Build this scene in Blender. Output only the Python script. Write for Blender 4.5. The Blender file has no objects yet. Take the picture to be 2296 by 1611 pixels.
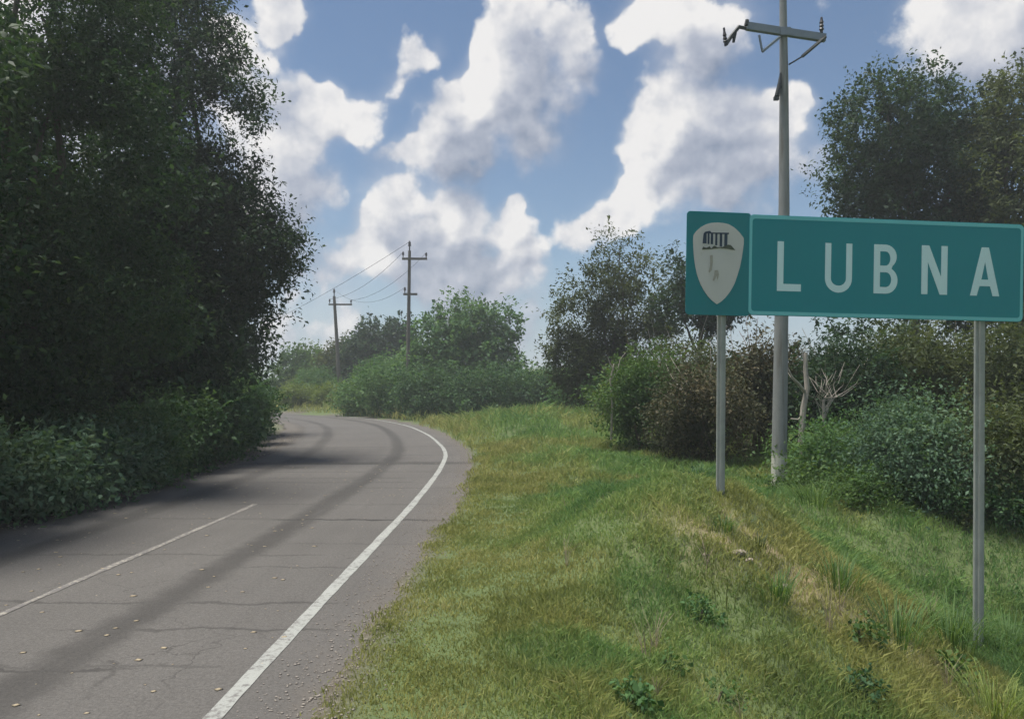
import bpy, bmesh, math, random
import numpy as np
from mathutils import Vector, Matrix

scene = bpy.context.scene
col = scene.collection
R = math.radians

# ------------------------------------------------------------------ camera
CAM_H, FPX = 1.6, 1657.0           # eye height (m); focal length on a 2295 px wide frame
cam_d = bpy.data.cameras.new("camera")
cam = bpy.data.objects.new("camera", cam_d); col.objects.link(cam)
cam.location = (0, 0, CAM_H); cam.rotation_euler = (R(90), 0, 0)
cam_d.sensor_width = 36; cam_d.lens = 26.0
cam_d.shift_y = 64.5 / 2295
cam_d.clip_start = 0.05; cam_d.clip_end = 8000
scene.camera = cam

def at(px, py, d):
    """world point at distance d seen at a place of the photograph (2295 x 1611)"""
    return Vector(((px - 1147.5) / FPX * d, d, CAM_H - (py - 870.0) / FPX * d))

# ------------------------------------------------------------------ sky, sun, exposure
SUN_EL, SUN_AZ = 76.0, -85.0       # azimuth measured from the view direction (+Y), negative = left
sdir = Vector((math.sin(R(SUN_AZ)) * math.cos(R(SUN_EL)), math.cos(R(SUN_AZ)) * math.cos(R(SUN_EL)), math.sin(R(SUN_EL))))
sun_d = bpy.data.lights.new("sun", 'SUN')
sun_d.energy = 4.0; sun_d.angle = R(18.0); sun_d.color = (1.0, 0.95, 0.86)
sun = bpy.data.objects.new("sun", sun_d); col.objects.link(sun)
sun.rotation_euler = (-sdir).to_track_quat('-Z', 'Y').to_euler()
sun.location = (0, 0, 40)

vs = scene.view_settings
vs.view_transform = 'Standard'; vs.look = 'None'; vs.gamma = 1.0; vs.use_curve_mapping = False
vs.exposure = 0.74
scene.render.engine = 'CYCLES'
cy = scene.cycles
cy.max_bounces = 4; cy.diffuse_bounces = 3; cy.glossy_bounces = 1; cy.transmission_bounces = 3; cy.volume_bounces = 0; cy.transparent_max_bounces = 4
cy.use_denoising = True; cy.use_light_tree = True
cy.use_adaptive_sampling = True; cy.adaptive_threshold = 0.03
cy.caustics_reflective = False; cy.caustics_refractive = False
scene.render.filter_size = 1.9

def build_world():
    w = bpy.data.worlds.new("World"); scene.world = w; w.use_nodes = True
    nt = w.node_tree; nt.nodes.clear(); N, L = nt.nodes, nt.links
    def nd(t, **kw):
        n = N.new(t)
        for k, v in kw.items(): setattr(n, k, v)
        return n
    def mth(op, a, b=None, c=None, clamp=False):
        n = nd('ShaderNodeMath', operation=op, use_clamp=clamp)
        for i, v in enumerate((a, b, c)):
            if v is None: continue
            if isinstance(v, (int, float)): n.inputs[i].default_value = v
            else: L.new(v, n.inputs[i])
        return n.outputs[0]
    def mapr(v, a, b, c, d, kind='SMOOTHSTEP'):
        n = nd('ShaderNodeMapRange', interpolation_type=kind)
        L.new(v, n.inputs['Value'])
        n.inputs['From Min'].default_value = a; n.inputs['From Max'].default_value = b
        n.inputs['To Min'].default_value = c; n.inputs['To Max'].default_value = d
        return n.outputs['Result']
    def noise(vec, scale, detail, rough=0.55, dist=0.0):
        n = nd('ShaderNodeTexNoise'); L.new(vec, n.inputs['Vector'])
        n.inputs['Scale'].default_value = scale; n.inputs['Detail'].default_value = detail
        n.inputs['Roughness'].default_value = rough; n.inputs['Distortion'].default_value = dist
        return n
    sky = nd('ShaderNodeTexSky', sky_type='NISHITA', sun_disc=False)
    sky.sun_elevation = R(SUN_EL); sky.sun_rotation = R(SUN_AZ)
    sky.air_density = 1.1; sky.dust_density = 0.0; sky.ozone_density = 2.0
    tc = nd('ShaderNodeTexCoord'); d0 = tc.outputs['Generated']
    # warp the direction a little so that cloud edges billow
    wn = noise(d0, 5.0, 4.0, 0.6)
    sub = nd('ShaderNodeVectorMath', operation='SUBTRACT'); L.new(wn.outputs['Color'], sub.inputs[0]); sub.inputs[1].default_value = (.5, .5, .5)
    mad = nd('ShaderNodeVectorMath', operation='MULTIPLY_ADD'); L.new(sub.outputs[0], mad.inputs[0]); mad.inputs[1].default_value = (.13, .13, .13); L.new(d0, mad.inputs[2])
    dv = mad.outputs[0]
    # cumulus masses: direction (given as a place in the photograph), size in px, weight, brightness
    blobs = [
        (1190, 40, 120, 1.0, .75), (1260, 130, 120, 1.0, .7), (1120, 190, 110, 1.0, .95), (1040, 270, 105, 1.0, .8), (1000, 350, 120, .95, .3),
        (880, 360, 90, .8, .45), (1210, 260, 110, .9, .35), (1180, 330, 90, .6, .3),
        (1500, 30, 90, 1.0, .95), (1600, 60, 110, 1.0, .8), (1560, 190, 130, 1.0, .45), (1480, 300, 80, 1.0, 1.0), (1600, 330, 150, 1.0, .55),
        (1480, 400, 110, 1.0, .9), (1740, 330, 120, 1.0, .8), (1640, 450, 140, .9, .55), (1390, 480, 90, .9, .75), (1330, 520, 80, .6, .5),
        (2170, 70, 140, 1.0, .5), (2290, 40, 140, 1.0, .6),
        (880, 470, 100, 1.0, 1.0), (1010, 510, 110, 1.0, 1.0), (1150, 500, 80, .9, .8), (900, 590, 130, 1.0, .55), (1080, 600, 130, 1.0, .55), (1180, 640, 100, .9, .5), (1030, 690, 130, .9, .75),
        (790, 250, 80, .9, .65), (700, 270, 90, .95, .6), (620, 350, 100, 1.0, .8), (620, 480, 110, .95, .55), (740, 420, 90, .8, .5), (720, 600, 130, .75, .28),
        (540, 110, 80, 1.0, .9), (590, 210, 70, .8, .7), (640, 50, 60, .65, .5), (900, 110, 60, .55, .55), (970, 110, 50, .5, .5),
        (845, 470, 55, .9, .9), (905, 425, 55, .9, 1.05), (985, 470, 50, .9, 1.0), (1045, 470, 55, .9, 1.05), (1150, 460, 45, .9, .95), (1200, 560, 60, .8, .7), (820, 560, 70, .8, .7),
        (1085, 110, 60, .9, 1.0), (1060, 190, 60, .8, 1.0), (1000, 215, 60, .8, .95), (1340, 90, 70, .8, .8), (1350, 160, 60, .7, .5), (950, 290, 70, .8, .85), (700, 215, 60, .7, .8),
        (1440, 320, 60, .8, 1.05), (1440, 80, 50, .7, 1.0), (1420, 420, 60, .8, .9), (1790, 250, 60, .8, .95), (1850, 380, 60, .6, .6), (600, 130, 45, .6, .8), (860, 170, 55, .6, .6), (640, 90, 45, .6, .6), (930, 215, 35, .5, .6),
        (300, 300, 380, .9, .6), (700, 760, 160, .6, .12), (1180, 760, 110, .5, .12), (150, 50, 250, .9, .8),
    ]
    LIGHT = (-0.030, 0.0, 0.052)
    def shifted(vec, k):
        n = nd('ShaderNodeVectorMath', operation='ADD'); L.new(vec, n.inputs[0]); n.inputs[1].default_value = tuple(k * c for c in LIGHT); return n.outputs[0]
    fw = nd('ShaderNodeVectorMath', operation='DISTANCE'); L.new(d0, fw.inputs[0]); fw.inputs[1].default_value = Vector((0, 1, .25)).normalized()
    around = mapr(fw.outputs['Value'], 0.62, 0.95, 0.0, 1.0)
    inv = mth('SUBTRACT', 1.0, around)
    def field(dvec, dplain, bright):
        acc = bri = None
        for px, py, r, wgt, b in blobs:
            v = Vector(((px - 1147.5), FPX, (870.0 - py))).normalized()
            dn = nd('ShaderNodeVectorMath', operation='DISTANCE'); L.new(dvec, dn.inputs[0]); dn.inputs[1].default_value = v
            m = mapr(dn.outputs['Value'], 0.0, r * 1.12 / FPX, wgt, 0.0)
            acc = m if acc is None else mth('ADD', acc, m)
            if bright: bri = mth('MULTIPLY', m, b) if bri is None else mth('MULTIPLY_ADD', m, b, bri)
        # the same cumulus sky goes on all round
        gen = mapr(noise(dplain, 3.2, 3.0, 0.5).outputs['Fac'], 0.40, 0.66, 0.0, 1.2)
        f = mth('ADD', mth('MULTIPLY', mth('MINIMUM', acc, 1.25), inv), mth('MULTIPLY', gen, around))
        return f, (mth('DIVIDE', bri, mth('ADD', acc, 0.02)) if bright else None)
    def billow(vec):
        r = None
        for sc, am in ((15.0, 1.0), (36.0, .40)):
            n = nd('ShaderNodeTexVoronoi', feature='SMOOTH_F1'); n.inputs['Scale'].default_value = sc; n.inputs['Smoothness'].default_value = .30; L.new(vec, n.inputs['Vector'])
            k = mth('MULTIPLY_ADD', n.outputs['Distance'], -am, am * .5); r = k if r is None else mth('ADD', r, k)
        return r
    def density(f, plain, warped, det):
        n = noise(plain, 13.0, det, 0.58)
        q = mth('ADD', mth('MULTIPLY', f, 0.62), mth('MULTIPLY_ADD', n.outputs['Fac'], 1.0, -0.52))
        return mth('MULTIPLY_ADD', billow(warped), 0.34, q)
    fa, bmean = field(dv, d0, True)
    fb, _ = field(shifted(dv, 1.0), shifted(d0, 1.0), False)
    dens = density(fa, d0, dv, 8.0)
    dens2 = density(fb, shifted(d0, 1.0), shifted(dv, 1.0), 4.0)
    dens3 = density(fa, shifted(d0, .28), shifted(dv, .28), 5.0)
    shade = mapr(mth('MINIMUM', dens2, .72), .05, .72, 0.0, 1.0, 'LINEAR')
    puff = mth('SUBTRACT', dens, dens3)
    bsel = mth('ADD', mth('MULTIPLY', bmean, inv), mth('MULTIPLY', around, 0.6))
    lit = mth('MULTIPLY_ADD', bsel, .42, .68)
    lit = mth('MULTIPLY_ADD', shade, -.54, lit)
    lit = mth('MULTIPLY_ADD', puff, 1.15, lit)
    # sunlit rims are crisp, shaded undersides dissolve
    wid = mapr(shade, .05, .60, .17, .40)
    cov = nd('ShaderNodeMapRange', interpolation_type='SMOOTHSTEP'); L.new(dens, cov.inputs['Value']); cov.inputs['From Min'].default_value = .165
    L.new(mth('ADD', wid, .19), cov.inputs['From Max'])
    # thin veil round and between the masses
    cover = mth('MAXIMUM', cov.outputs['Result'], mth('MULTIPLY', mapr(fa, .05, 1.05, 0.0, .62), mapr(noise(d0, 7.0, 5.0, .6).outputs['Fac'], .30, .65, .35, 1.0)))
    ramp = nd('ShaderNodeValToRGB'); L.new(lit, ramp.inputs['Fac'])
    e = ramp.color_ramp.elements
    e[0].position = 0.12; e[0].color = (.19, .235, .325, 1)
    e[1].position = .98; e[1].color = (.76, .745, .735, 1)
    k = e.new(.55); k.color = (.42, .445, .515, 1)
    sc10 = nd('ShaderNodeVectorMath', operation='SCALE'); L.new(ramp.outputs['Color'], sc10.inputs[0]); sc10.inputs['Scale'].default_value = 12.0
    sx = nd('ShaderNodeSeparateXYZ'); L.new(d0, sx.inputs[0]); low = mapr(sx.outputs[2], -.02, .20, .80, 0.0)
    skyc = nd('ShaderNodeMix', data_type='RGBA'); L.new(low, skyc.inputs['Factor']); L.new(sky.outputs['Color'], skyc.inputs['A']); skyc.inputs['B'].default_value = (3.4, 4.4, 5.8, 1)
    mix = nd('ShaderNodeMix', data_type='RGBA'); L.new(mth('MULTIPLY', cover, 0.97), mix.inputs['Factor'])
    L.new(skyc.outputs['Result'], mix.inputs['A']); L.new(sc10.outputs[0], mix.inputs['B'])
    bg = nd('ShaderNodeBackground'); bg.inputs['Strength'].default_value = 0.059
    L.new(mix.outputs['Result'], bg.inputs['Color'])
    out = nd('ShaderNodeOutputWorld'); L.new(bg.outputs[0], out.inputs['Surface'])
    w.cycles.sampling_method = 'MANUAL'; w.cycles.sample_map_resolution = 512
build_world()

# ------------------------------------------------------------------ helpers
def tag(o, label=None, cat=None, group=None, kind=None):
    if label: o['label'] = label
    if cat: o['category'] = cat
    if group: o['group'] = group
    if kind: o['kind'] = kind
    return o

def empty(name, loc, rz=0.0):
    o = bpy.data.objects.new(name, None); col.objects.link(o)
    o.location = loc; o.rotation_euler = (0, 0, rz); o.empty_display_size = .2
    return o

def link(name, me, parent=None, loc=None):
    o = bpy.data.objects.new(name, me); col.objects.link(o)
    if parent is not None: o.parent = parent
    if loc is not None: o.location = loc
    return o

def np_mesh(name, verts, faces, mat=None, smooth=False, attrs=None, uv=None):
    """verts (N,3), faces (M,k) with one k"""
    verts = np.asarray(verts, dtype=np.float32); faces = np.asarray(faces, dtype=np.int32)
    me = bpy.data.meshes.new(name); k = faces.shape[1]
    me.vertices.add(len(verts)); me.vertices.foreach_set('co', verts.ravel())
    me.loops.add(faces.size); me.loops.foreach_set('vertex_index', faces.ravel())
    me.polygons.add(len(faces))
    me.polygons.foreach_set('loop_start', np.arange(0, faces.size, k, dtype=np.int32))
    me.polygons.foreach_set('loop_total', np.full(len(faces), k, dtype=np.int32))
    if smooth: me.polygons.foreach_set('use_smooth', np.ones(len(faces), dtype=bool))
    if attrs:
        for an, (dom, data) in attrs.items():
            a = me.attributes.new(an, 'FLOAT', dom); a.data.foreach_set('value', np.asarray(data, dtype=np.float32))
    if uv is not None:
        l = me.uv_layers.new(name='UVMap'); l.data.foreach_set('uv', np.asarray(uv, dtype=np.float32)[faces.ravel()].ravel())
    if mat: me.materials.append(mat)
    me.update(calc_edges=True)
    return me

_rs = np.random.RandomState(7); _tab = _rs.rand(64, 64, 64).astype(np.float32)
def vnoise(x, y, z=0.0):
    x, y, z = np.broadcast_arrays(np.asarray(x, float), np.asarray(y, float), np.asarray(z, float))
    xi, yi, zi = np.floor(x).astype(int), np.floor(y).astype(int), np.floor(z).astype(int)
    fx, fy, fz = x - xi, y - yi, z - zi
    fx, fy, fz = [t * t * (3 - 2 * t) for t in (fx, fy, fz)]
    r = 0
    for a in (0, 1):
        for b in (0, 1):
            for c in (0, 1):
                wgt = (fx if a else 1 - fx) * (fy if b else 1 - fy) * (fz if c else 1 - fz)
                r = r + wgt * _tab[(xi + a) & 63, (yi + b) & 63, (zi + c) & 63]
    return r
def fbm(x, y, z=0.0, o=3):
    s, a, t = 0, 1.0, 0
    for i in range(o):
        s = s + a * vnoise(x * 2 ** i + 17 * i, y * 2 ** i + 5 * i, z * 2 ** i); t += a; a *= .5
    return s / t
def ss(v, a, b):
    t = np.clip((np.asarray(v, float) - a) / (b - a), 0, 1); return t * t * (3 - 2 * t)

def tube_np(pts, radii, sides=8, caps=True):
    pts = [Vector(p) for p in pts]; V = []; F = []
    up = Vector((0.13, 0.31, 0.94)).normalized()
    for i, p in enumerate(pts):
        t = (pts[min(i + 1, len(pts) - 1)] - pts[max(i - 1, 0)]).normalized()
        a = t.cross(up)
        if a.length < .05: a = t.cross(Vector((1, 0, 0)))
        a.normalize(); b = t.cross(a)
        for k in range(sides):
            an = 2 * math.pi * k / sides
            V.append(p + (a * math.cos(an) + b * math.sin(an)) * radii[i])
    for i in range(len(pts) - 1):
        for k in range(sides):
            k2 = (k + 1) % sides
            F.append((i * sides + k, i * sides + k2, (i + 1) * sides + k2, (i + 1) * sides + k))
    if caps:
        for i, s in ((0, 1), (len(pts) - 1, -1)):
            c = len(V); V.append(pts[i].copy()); base = i * sides
            for k in range(0, sides, 1):
                k2 = (k + 1) % sides
                F.append((base + k2, base + k, c, c) if s > 0 else (base + k, base + k2, c, c))
    return V, F
class MB:
    """collects simple shapes for one mesh"""
    def __init__(s): s.v = []; s.f = []
    def add(s, V, F):
        o = len(s.v); s.v += [tuple(v) for v in V]
        for f in F:
            g = []
            for i in f:
                if not g or g[-1] != i + o: g.append(i + o)
            s.f.append(tuple(g))
        return s
    def tube(s, pts, radii, sides=8):
        if isinstance(radii, (int, float)): radii = [radii] * len(pts)
        return s.add(*tube_np(pts, radii, sides))
    def box(s, c, size, M=None):
        x, y, z = [k / 2 for k in size]
        V = [Vector((a * x, b * y, d * z)) for a in (-1, 1) for b in (-1, 1) for d in (-1, 1)]
        if M is not None: V = [M @ v for v in V]
        V = [v + Vector(c) for v in V]
        return s.add(V, [(0, 1, 3, 2), (4, 6, 7, 5), (0, 4, 5, 1), (2, 3, 7, 6), (0, 2, 6, 4), (1, 5, 7, 3)])
    def lathe(s, base, prof, sides=12, axis=(0, 0, 1)):
        ax = Vector(axis).normalized(); q = Vector((0, 0, 1)).rotation_difference(ax)
        V = []; F = []
        for r, h in prof:
            for k in range(sides):
                an = 2 * math.pi * k / sides
                V.append(Vector(base) + q @ Vector((r * math.cos(an), r * math.sin(an), h)))
        for i in range(len(prof) - 1):
            for k in range(sides):
                k2 = (k + 1) % sides
                F.append((i * sides + k, i * sides + k2, (i + 1) * sides + k2, (i + 1) * sides + k))
        return s.add(V, F)
    def mesh(s, name, mat, smooth=False, bevel=0.0):
        me = bpy.data.meshes.new(name); me.from_pydata(s.v, [], s.f)
        bm = bmesh.new(); bm.from_mesh(me); bmesh.ops.recalc_face_normals(bm, faces=bm.faces)
        if bevel:
            bmesh.ops.bevel(bm, geom=[e for e in bm.edges if e.calc_face_angle(0) > .6], offset=bevel, segments=2, affect='EDGES', clamp_overlap=True)
        bm.to_mesh(me); bm.free()
        if smooth:
            me.polygons.foreach_set('use_smooth', [True] * len(me.polygons))
            me.set_sharp_from_angle(angle=R(38))
        me.materials.append(mat); me.update(); return me
    def build(s, name, mat, parent=None, smooth=False, bevel=0.0):
        return link(name, s.mesh(name, mat, smooth, bevel), parent)

def outline_mesh(name, outlines, thick, mat, bevel=0.0):
    """flat plate from closed 2-D outlines (holes allowed), in the XZ plane, front towards -Y, back face at y=0"""
    cu = bpy.data.curves.new(name, 'CURVE'); cu.dimensions = '2D'; cu.fill_mode = 'BOTH'
    cu.extrude = thick / 2 - bevel; cu.bevel_depth = bevel; cu.bevel_resolution = 1
    if bevel: cu.offset = -bevel
    for pts in outlines:
        sp = cu.splines.new('POLY'); sp.points.add(len(pts) - 1); sp.use_cyclic_u = True
        for i, (x, y) in enumerate(pts): sp.points[i].co = (x, y, 0, 1)
    o = bpy.data.objects.new('tmp', cu); col.objects.link(o)
    dg = bpy.context.evaluated_depsgraph_get()
    me = bpy.data.meshes.new_from_object(o.evaluated_get(dg)); me.name = name
    bpy.data.objects.remove(o); bpy.data.curves.remove(cu)
    me.transform(Matrix.Translation((0, -thick / 2, 0)) @ Matrix.Rotation(R(90), 4, 'X'))
    me.materials.clear(); me.materials.append(mat); me.update()
    return me

# ------------------------------------------------------------------ materials
class NT:
    def __init__(s, name):
        s.m = bpy.data.materials.new(name); s.m.use_nodes = True; s.t = s.m.node_tree
        s.N, s.L = s.t.nodes, s.t.links; s.b = s.N['Principled BSDF']; s.out = s.N['Material Output']
    def nd(s, t, **kw):
        n = s.N.new(t)
        for k, v in kw.items(): setattr(n, k, v)
        return n
    def set(s, sock, v):
        if isinstance(v, (int, float)): sock.default_value = v
        elif isinstance(v, tuple): sock.default_value = (*v, 1) if len(v) == 3 and len(sock.default_value) == 4 else v
        else: s.L.new(v, sock)
    def math(s, op, a, b=None, c=None, clamp=False):
        n = s.nd('ShaderNodeMath', operation=op, use_clamp=clamp)
        for i, v in enumerate((a, b, c)):
            if v is not None: s.set(n.inputs[i], v)
        return n.outputs[0]
    def mapr(s, v, a, b, c=0.0, d=1.0):
        n = s.nd('ShaderNodeMapRange', interpolation_type='SMOOTHSTEP'); s.set(n.inputs['Value'], v)
        for k, x in zip(('From Min', 'From Max', 'To Min', 'To Max'), (a, b, c, d)): n.inputs[k].default_value = x
        return n.outputs['Result']
    def noise(s, vec, scale, detail=4.0, rough=.55, dist=0.0, col=False):
        n = s.nd('ShaderNodeTexNoise')
        if vec is not None: s.L.new(vec, n.inputs['Vector'])
        n.inputs['Scale'].default_value = scale; n.inputs['Detail'].default_value = detail
        n.inputs['Roughness'].default_value = rough; n.inputs['Distortion'].default_value = dist
        return n.outputs['Color' if col else 'Fac']
    def mix(s, f, a, b):
        n = s.nd('ShaderNodeMix', data_type='RGBA'); s.set(n.inputs['Factor'], f)
        s.set(n.inputs['A'], a); s.set(n.inputs['B'], b); return n.outputs['Result']
    def ramp(s, f, stops):
        n = s.nd('ShaderNodeValToRGB'); s.set(n.inputs['Fac'], f); e = n.color_ramp.elements
        e[0].position, e[0].color = stops[0][0], (*stops[0][1], 1)
        e[1].position, e[1].color = stops[-1][0], (*stops[-1][1], 1)
        for p, c in stops[1:-1]:
            k = e.new(p); k.color = (*c, 1)
        return n.outputs['Color']
    def coord(s, w='Object'): return s.nd('ShaderNodeTexCoord').outputs[w]
    def attr(s, n): return s.nd('ShaderNodeAttribute', attribute_name=n).outputs['Fac']
    def bump(s, h, strength, dist=.01):
        n = s.nd('ShaderNodeBump'); n.inputs['Strength'].default_value = strength; n.inputs['Distance'].default_value = dist
        s.L.new(h, n.inputs['Height']); s.L.new(n.outputs[0], s.b.inputs['Normal'])
    def base(s, c): s.set(s.b.inputs['Base Color'], c)
    def rough(s, r): s.set(s.b.inputs['Roughness'], r)

def leaf_mat(name, stops, trans=.35, tcol=(1.25, 1.25, .6), rough=.55):
    n = NT(name)
    c = n.ramp(n.attr('tint'), stops)
    n.base(c); n.rough(rough); n.b.inputs['Specular IOR Level'].default_value = .12
    tr = n.nd('ShaderNodeBsdfTranslucent')
    mu = n.nd('ShaderNodeMix', data_type='RGBA', blend_type='MULTIPLY'); mu.inputs['Factor'].default_value = 1.0
    n.L.new(c, mu.inputs['A']); mu.inputs['B'].default_value = (*tcol, 1)
    n.L.new(mu.outputs['Result'], tr.inputs['Color'])
    ms = n.nd('ShaderNodeMixShader'); ms.inputs[0].default_value = trans
    n.L.new(n.b.outputs[0], ms.inputs[1]); n.L.new(tr.outputs[0], ms.inputs[2]); n.L.new(ms.outputs[0], n.out.inputs['Surface'])
    return n.m

M = {}
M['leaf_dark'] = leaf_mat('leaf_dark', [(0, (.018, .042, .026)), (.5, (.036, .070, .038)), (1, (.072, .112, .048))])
M['leaf_mid'] = leaf_mat('leaf_mid', [(0, (.040, .086, .034)), (.5, (.082, .150, .050)), (1, (.150, .215, .066))])
M['leaf_teal'] = leaf_mat('leaf_teal', [(0, (.038, .084, .042)), (.5, (.074, .145, .066)), (1, (.140, .205, .090))])
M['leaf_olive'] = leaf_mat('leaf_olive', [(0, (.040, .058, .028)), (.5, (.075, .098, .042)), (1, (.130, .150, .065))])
M['leaf_yellow'] = leaf_mat('leaf_yellow', [(0, (.085, .125, .035)), (.5, (.160, .215, .055)), (1, (.240, .280, .085))])
M['leaf_bright'] = leaf_mat('leaf_bright', [(0, (.052, .118, .052)), (.5, (.100, .190, .072)), (1, (.170, .260, .095))])
M['leaf_grey'] = leaf_mat('leaf_grey', [(0, (.060, .115, .075)), (.5, (.110, .185, .115)), (1, (.180, .255, .160))])
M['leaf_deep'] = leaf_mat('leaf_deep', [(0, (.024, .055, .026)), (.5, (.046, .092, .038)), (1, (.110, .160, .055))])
M['leaf_dry'] = leaf_mat('leaf_dry', [(0, (.045, .060, .030)), (.35, (.085, .085, .046)), (.65, (.125, .102, .060)), (1, (.230, .190, .120))], trans=.25, tcol=(1.1, 1., .8))

def mat_grass():
    n = NT('grass_blades')
    g = n.ramp(n.attr('tint'), [(0, (.098, .215, .074)), (.5, (.195, .325, .098)), (1, (.305, .410, .125))])
    d = n.ramp(n.attr('tint'), [(0, (.190, .230, .068)), (.6, (.345, .350, .115)), (1, (.480, .440, .200))])
    c = n.mix(n.attr('dry'), g, d)
    n.base(c); n.rough(.6); n.b.inputs['Specular IOR Level'].default_value = .25
    tr = n.nd('ShaderNodeBsdfTranslucent'); n.L.new(c, tr.inputs['Color'])
    ms = n.nd('ShaderNodeMixShader'); ms.inputs[0].default_value = .5
    n.L.new(n.b.outputs[0], ms.inputs[1]); n.L.new(tr.outputs[0], ms.inputs[2]); n.L.new(ms.outputs[0], n.out.inputs['Surface'])
    return n.m
M['grass'] = mat_grass()

def mat_ground():
    n = NT('verge_soil'); p = n.coord('Object')
    a = n.noise(p, .7, 5); b = n.noise(p, 9, 6, .65); c = n.noise(p, 60, 3)
    green = n.mix(b, (.045, .078, .024), (.115, .160, .046))
    soil = n.mix(b, (.055, .048, .038), (.115, .096, .074))
    f = n.math('ADD', n.attr('bare'), n.math('MULTIPLY_ADD', a, .5, -.25), clamp=True)
    vo = n.nd('ShaderNodeTexVoronoi'); vo.inputs['Scale'].default_value = 46; n.L.new(p, vo.inputs['Vector'])
    peb = n.mapr(vo.outputs['Color'], .55, .95, 0, .65)
    soil = n.mix(peb, soil, (.21, .185, .155))
    turf = n.mix(n.math('MULTIPLY_ADD', c, .2, n.math('MULTIPLY', f, .9)), green, soil)
    n.base(n.mix(n.attr('straw'), turf, n.mix(b, (.15, .115, .06), (.36, .29, .16)))); n.rough(.95)
    n.bump(n.math('ADD', b, n.math('MULTIPLY', c, .3)), .7, .03)
    return n.m
M['ground'] = mat_ground()

def mat_road():
    n = NT('worn_asphalt'); uv = n.coord('UV'); p = n.coord('Object')
    sp = n.nd('ShaderNodeSeparateXYZ'); n.L.new(uv, sp.inputs[0]); u, v = sp.outputs[0], sp.outputs[1]
    big = n.noise(p, .55, 4); mid = n.noise(p, 3.5, 5, .6); fine = n.noise(p, 70, 3, .7); agg = n.noise(p, 190, 2, .6)
    st = n.nd('ShaderNodeMapping'); st.inputs['Scale'].default_value = (6.0, .22, 1); n.L.new(uv, st.inputs['Vector'])
    streak = n.noise(st.outputs[0], 1.0, 5, .6)
    base = n.ramp(n.math('ADD', n.math('MULTIPLY', fine, .55), n.math('MULTIPLY', agg, .45)), [(.25, (.053, .050, .047)), (.55, (.108, .102, .096)), (.8, (.192, .182, .170))])
    tone = n.math('ADD', n.math('MULTIPLY_ADD', big, .5, .72), n.math('MULTIPLY_ADD', streak, .22, -.10))
    def band(c, w, k):
        dd = n.math('ABSOLUTE', n.math('ADD', n.math('SUBTRACT', u, c), n.math('MULTIPLY_ADD', mid, .26, -.13)))
        return n.math('MULTIPLY', n.mapr(dd, w * .25, w, 1, 0), n.math('MULTIPLY', n.mapr(n.math('ADD', streak, n.math('MULTIPLY', mid, .4)), .35, .85, .55, 1.0), k))
    oil = n.math('MAXIMUM', band(-1.18, .27, .44), n.math('MAXIMUM', band(-3.35, .27, .36), band(-4.35, .25, .30)))
    # transverse joints, cracks and a painted dip shadow: (distance along the road, width, from offset, to offset, depth)
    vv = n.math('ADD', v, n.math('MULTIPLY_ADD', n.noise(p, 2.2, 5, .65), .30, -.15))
    crack_shade = None
    for c, w, u0, u1, k in CRACKS_AND_DIP_SHADE:
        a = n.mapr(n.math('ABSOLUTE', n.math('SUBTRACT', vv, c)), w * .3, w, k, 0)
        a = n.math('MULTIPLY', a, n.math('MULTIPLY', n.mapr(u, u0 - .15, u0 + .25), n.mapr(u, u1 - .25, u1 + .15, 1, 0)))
        crack_shade = a if crack_shade is None else n.math('MAXIMUM', crack_shade, a)
    # fine alligator cracking
    vo = n.nd('ShaderNodeTexVoronoi', feature='DISTANCE_TO_EDGE'); vo.inputs['Scale'].default_value = 1.5
    wv = n.nd('ShaderNodeVectorMath', operation='MULTIPLY_ADD'); n.L.new(n.noise(p, 4, 4, .6, col=True), wv.inputs[0]); wv.inputs[1].default_value = (.35, .35, 0); n.L.new(p, wv.inputs[2])
    n.L.new(wv.outputs[0], vo.inputs['Vector'])
    alli = n.math('MULTIPLY', n.mapr(vo.outputs['Distance'], .003, .012, .35, 0), n.mapr(big, .48, .62))
    dark = n.math('SUBTRACT', 1.0, n.math('MAXIMUM', n.math('MAXIMUM', oil, crack_shade), alli))
    blot = n.math('MULTIPLY_ADD', n.noise(p, 34, 4, .75), 1.1, .45); tone = n.math('MULTIPLY', tone, blot)
    dust = n.math('MULTIPLY', n.mapr(n.math('ADD', u, n.math('MULTIPLY_ADD', mid, .7, -.35)), .15, .75), .7)
    dust2 = n.math('MULTIPLY', n.mapr(n.math('ADD', u, n.math('MULTIPLY_ADD', mid, .7, -.35)), -4.0, -4.6), .55)
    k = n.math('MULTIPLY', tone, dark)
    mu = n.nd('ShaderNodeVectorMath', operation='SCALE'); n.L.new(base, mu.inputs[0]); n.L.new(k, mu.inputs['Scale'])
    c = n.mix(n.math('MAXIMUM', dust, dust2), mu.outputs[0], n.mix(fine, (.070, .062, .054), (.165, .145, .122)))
    n.base(c); n.rough(.88); n.b.inputs['Specular IOR Level'].default_value = .3
    n.bump(n.math('ADD', n.math('ADD', fine, agg), n.math('MULTIPLY', crack_shade, -2.0)), .5, .006)
    return n.m
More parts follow.
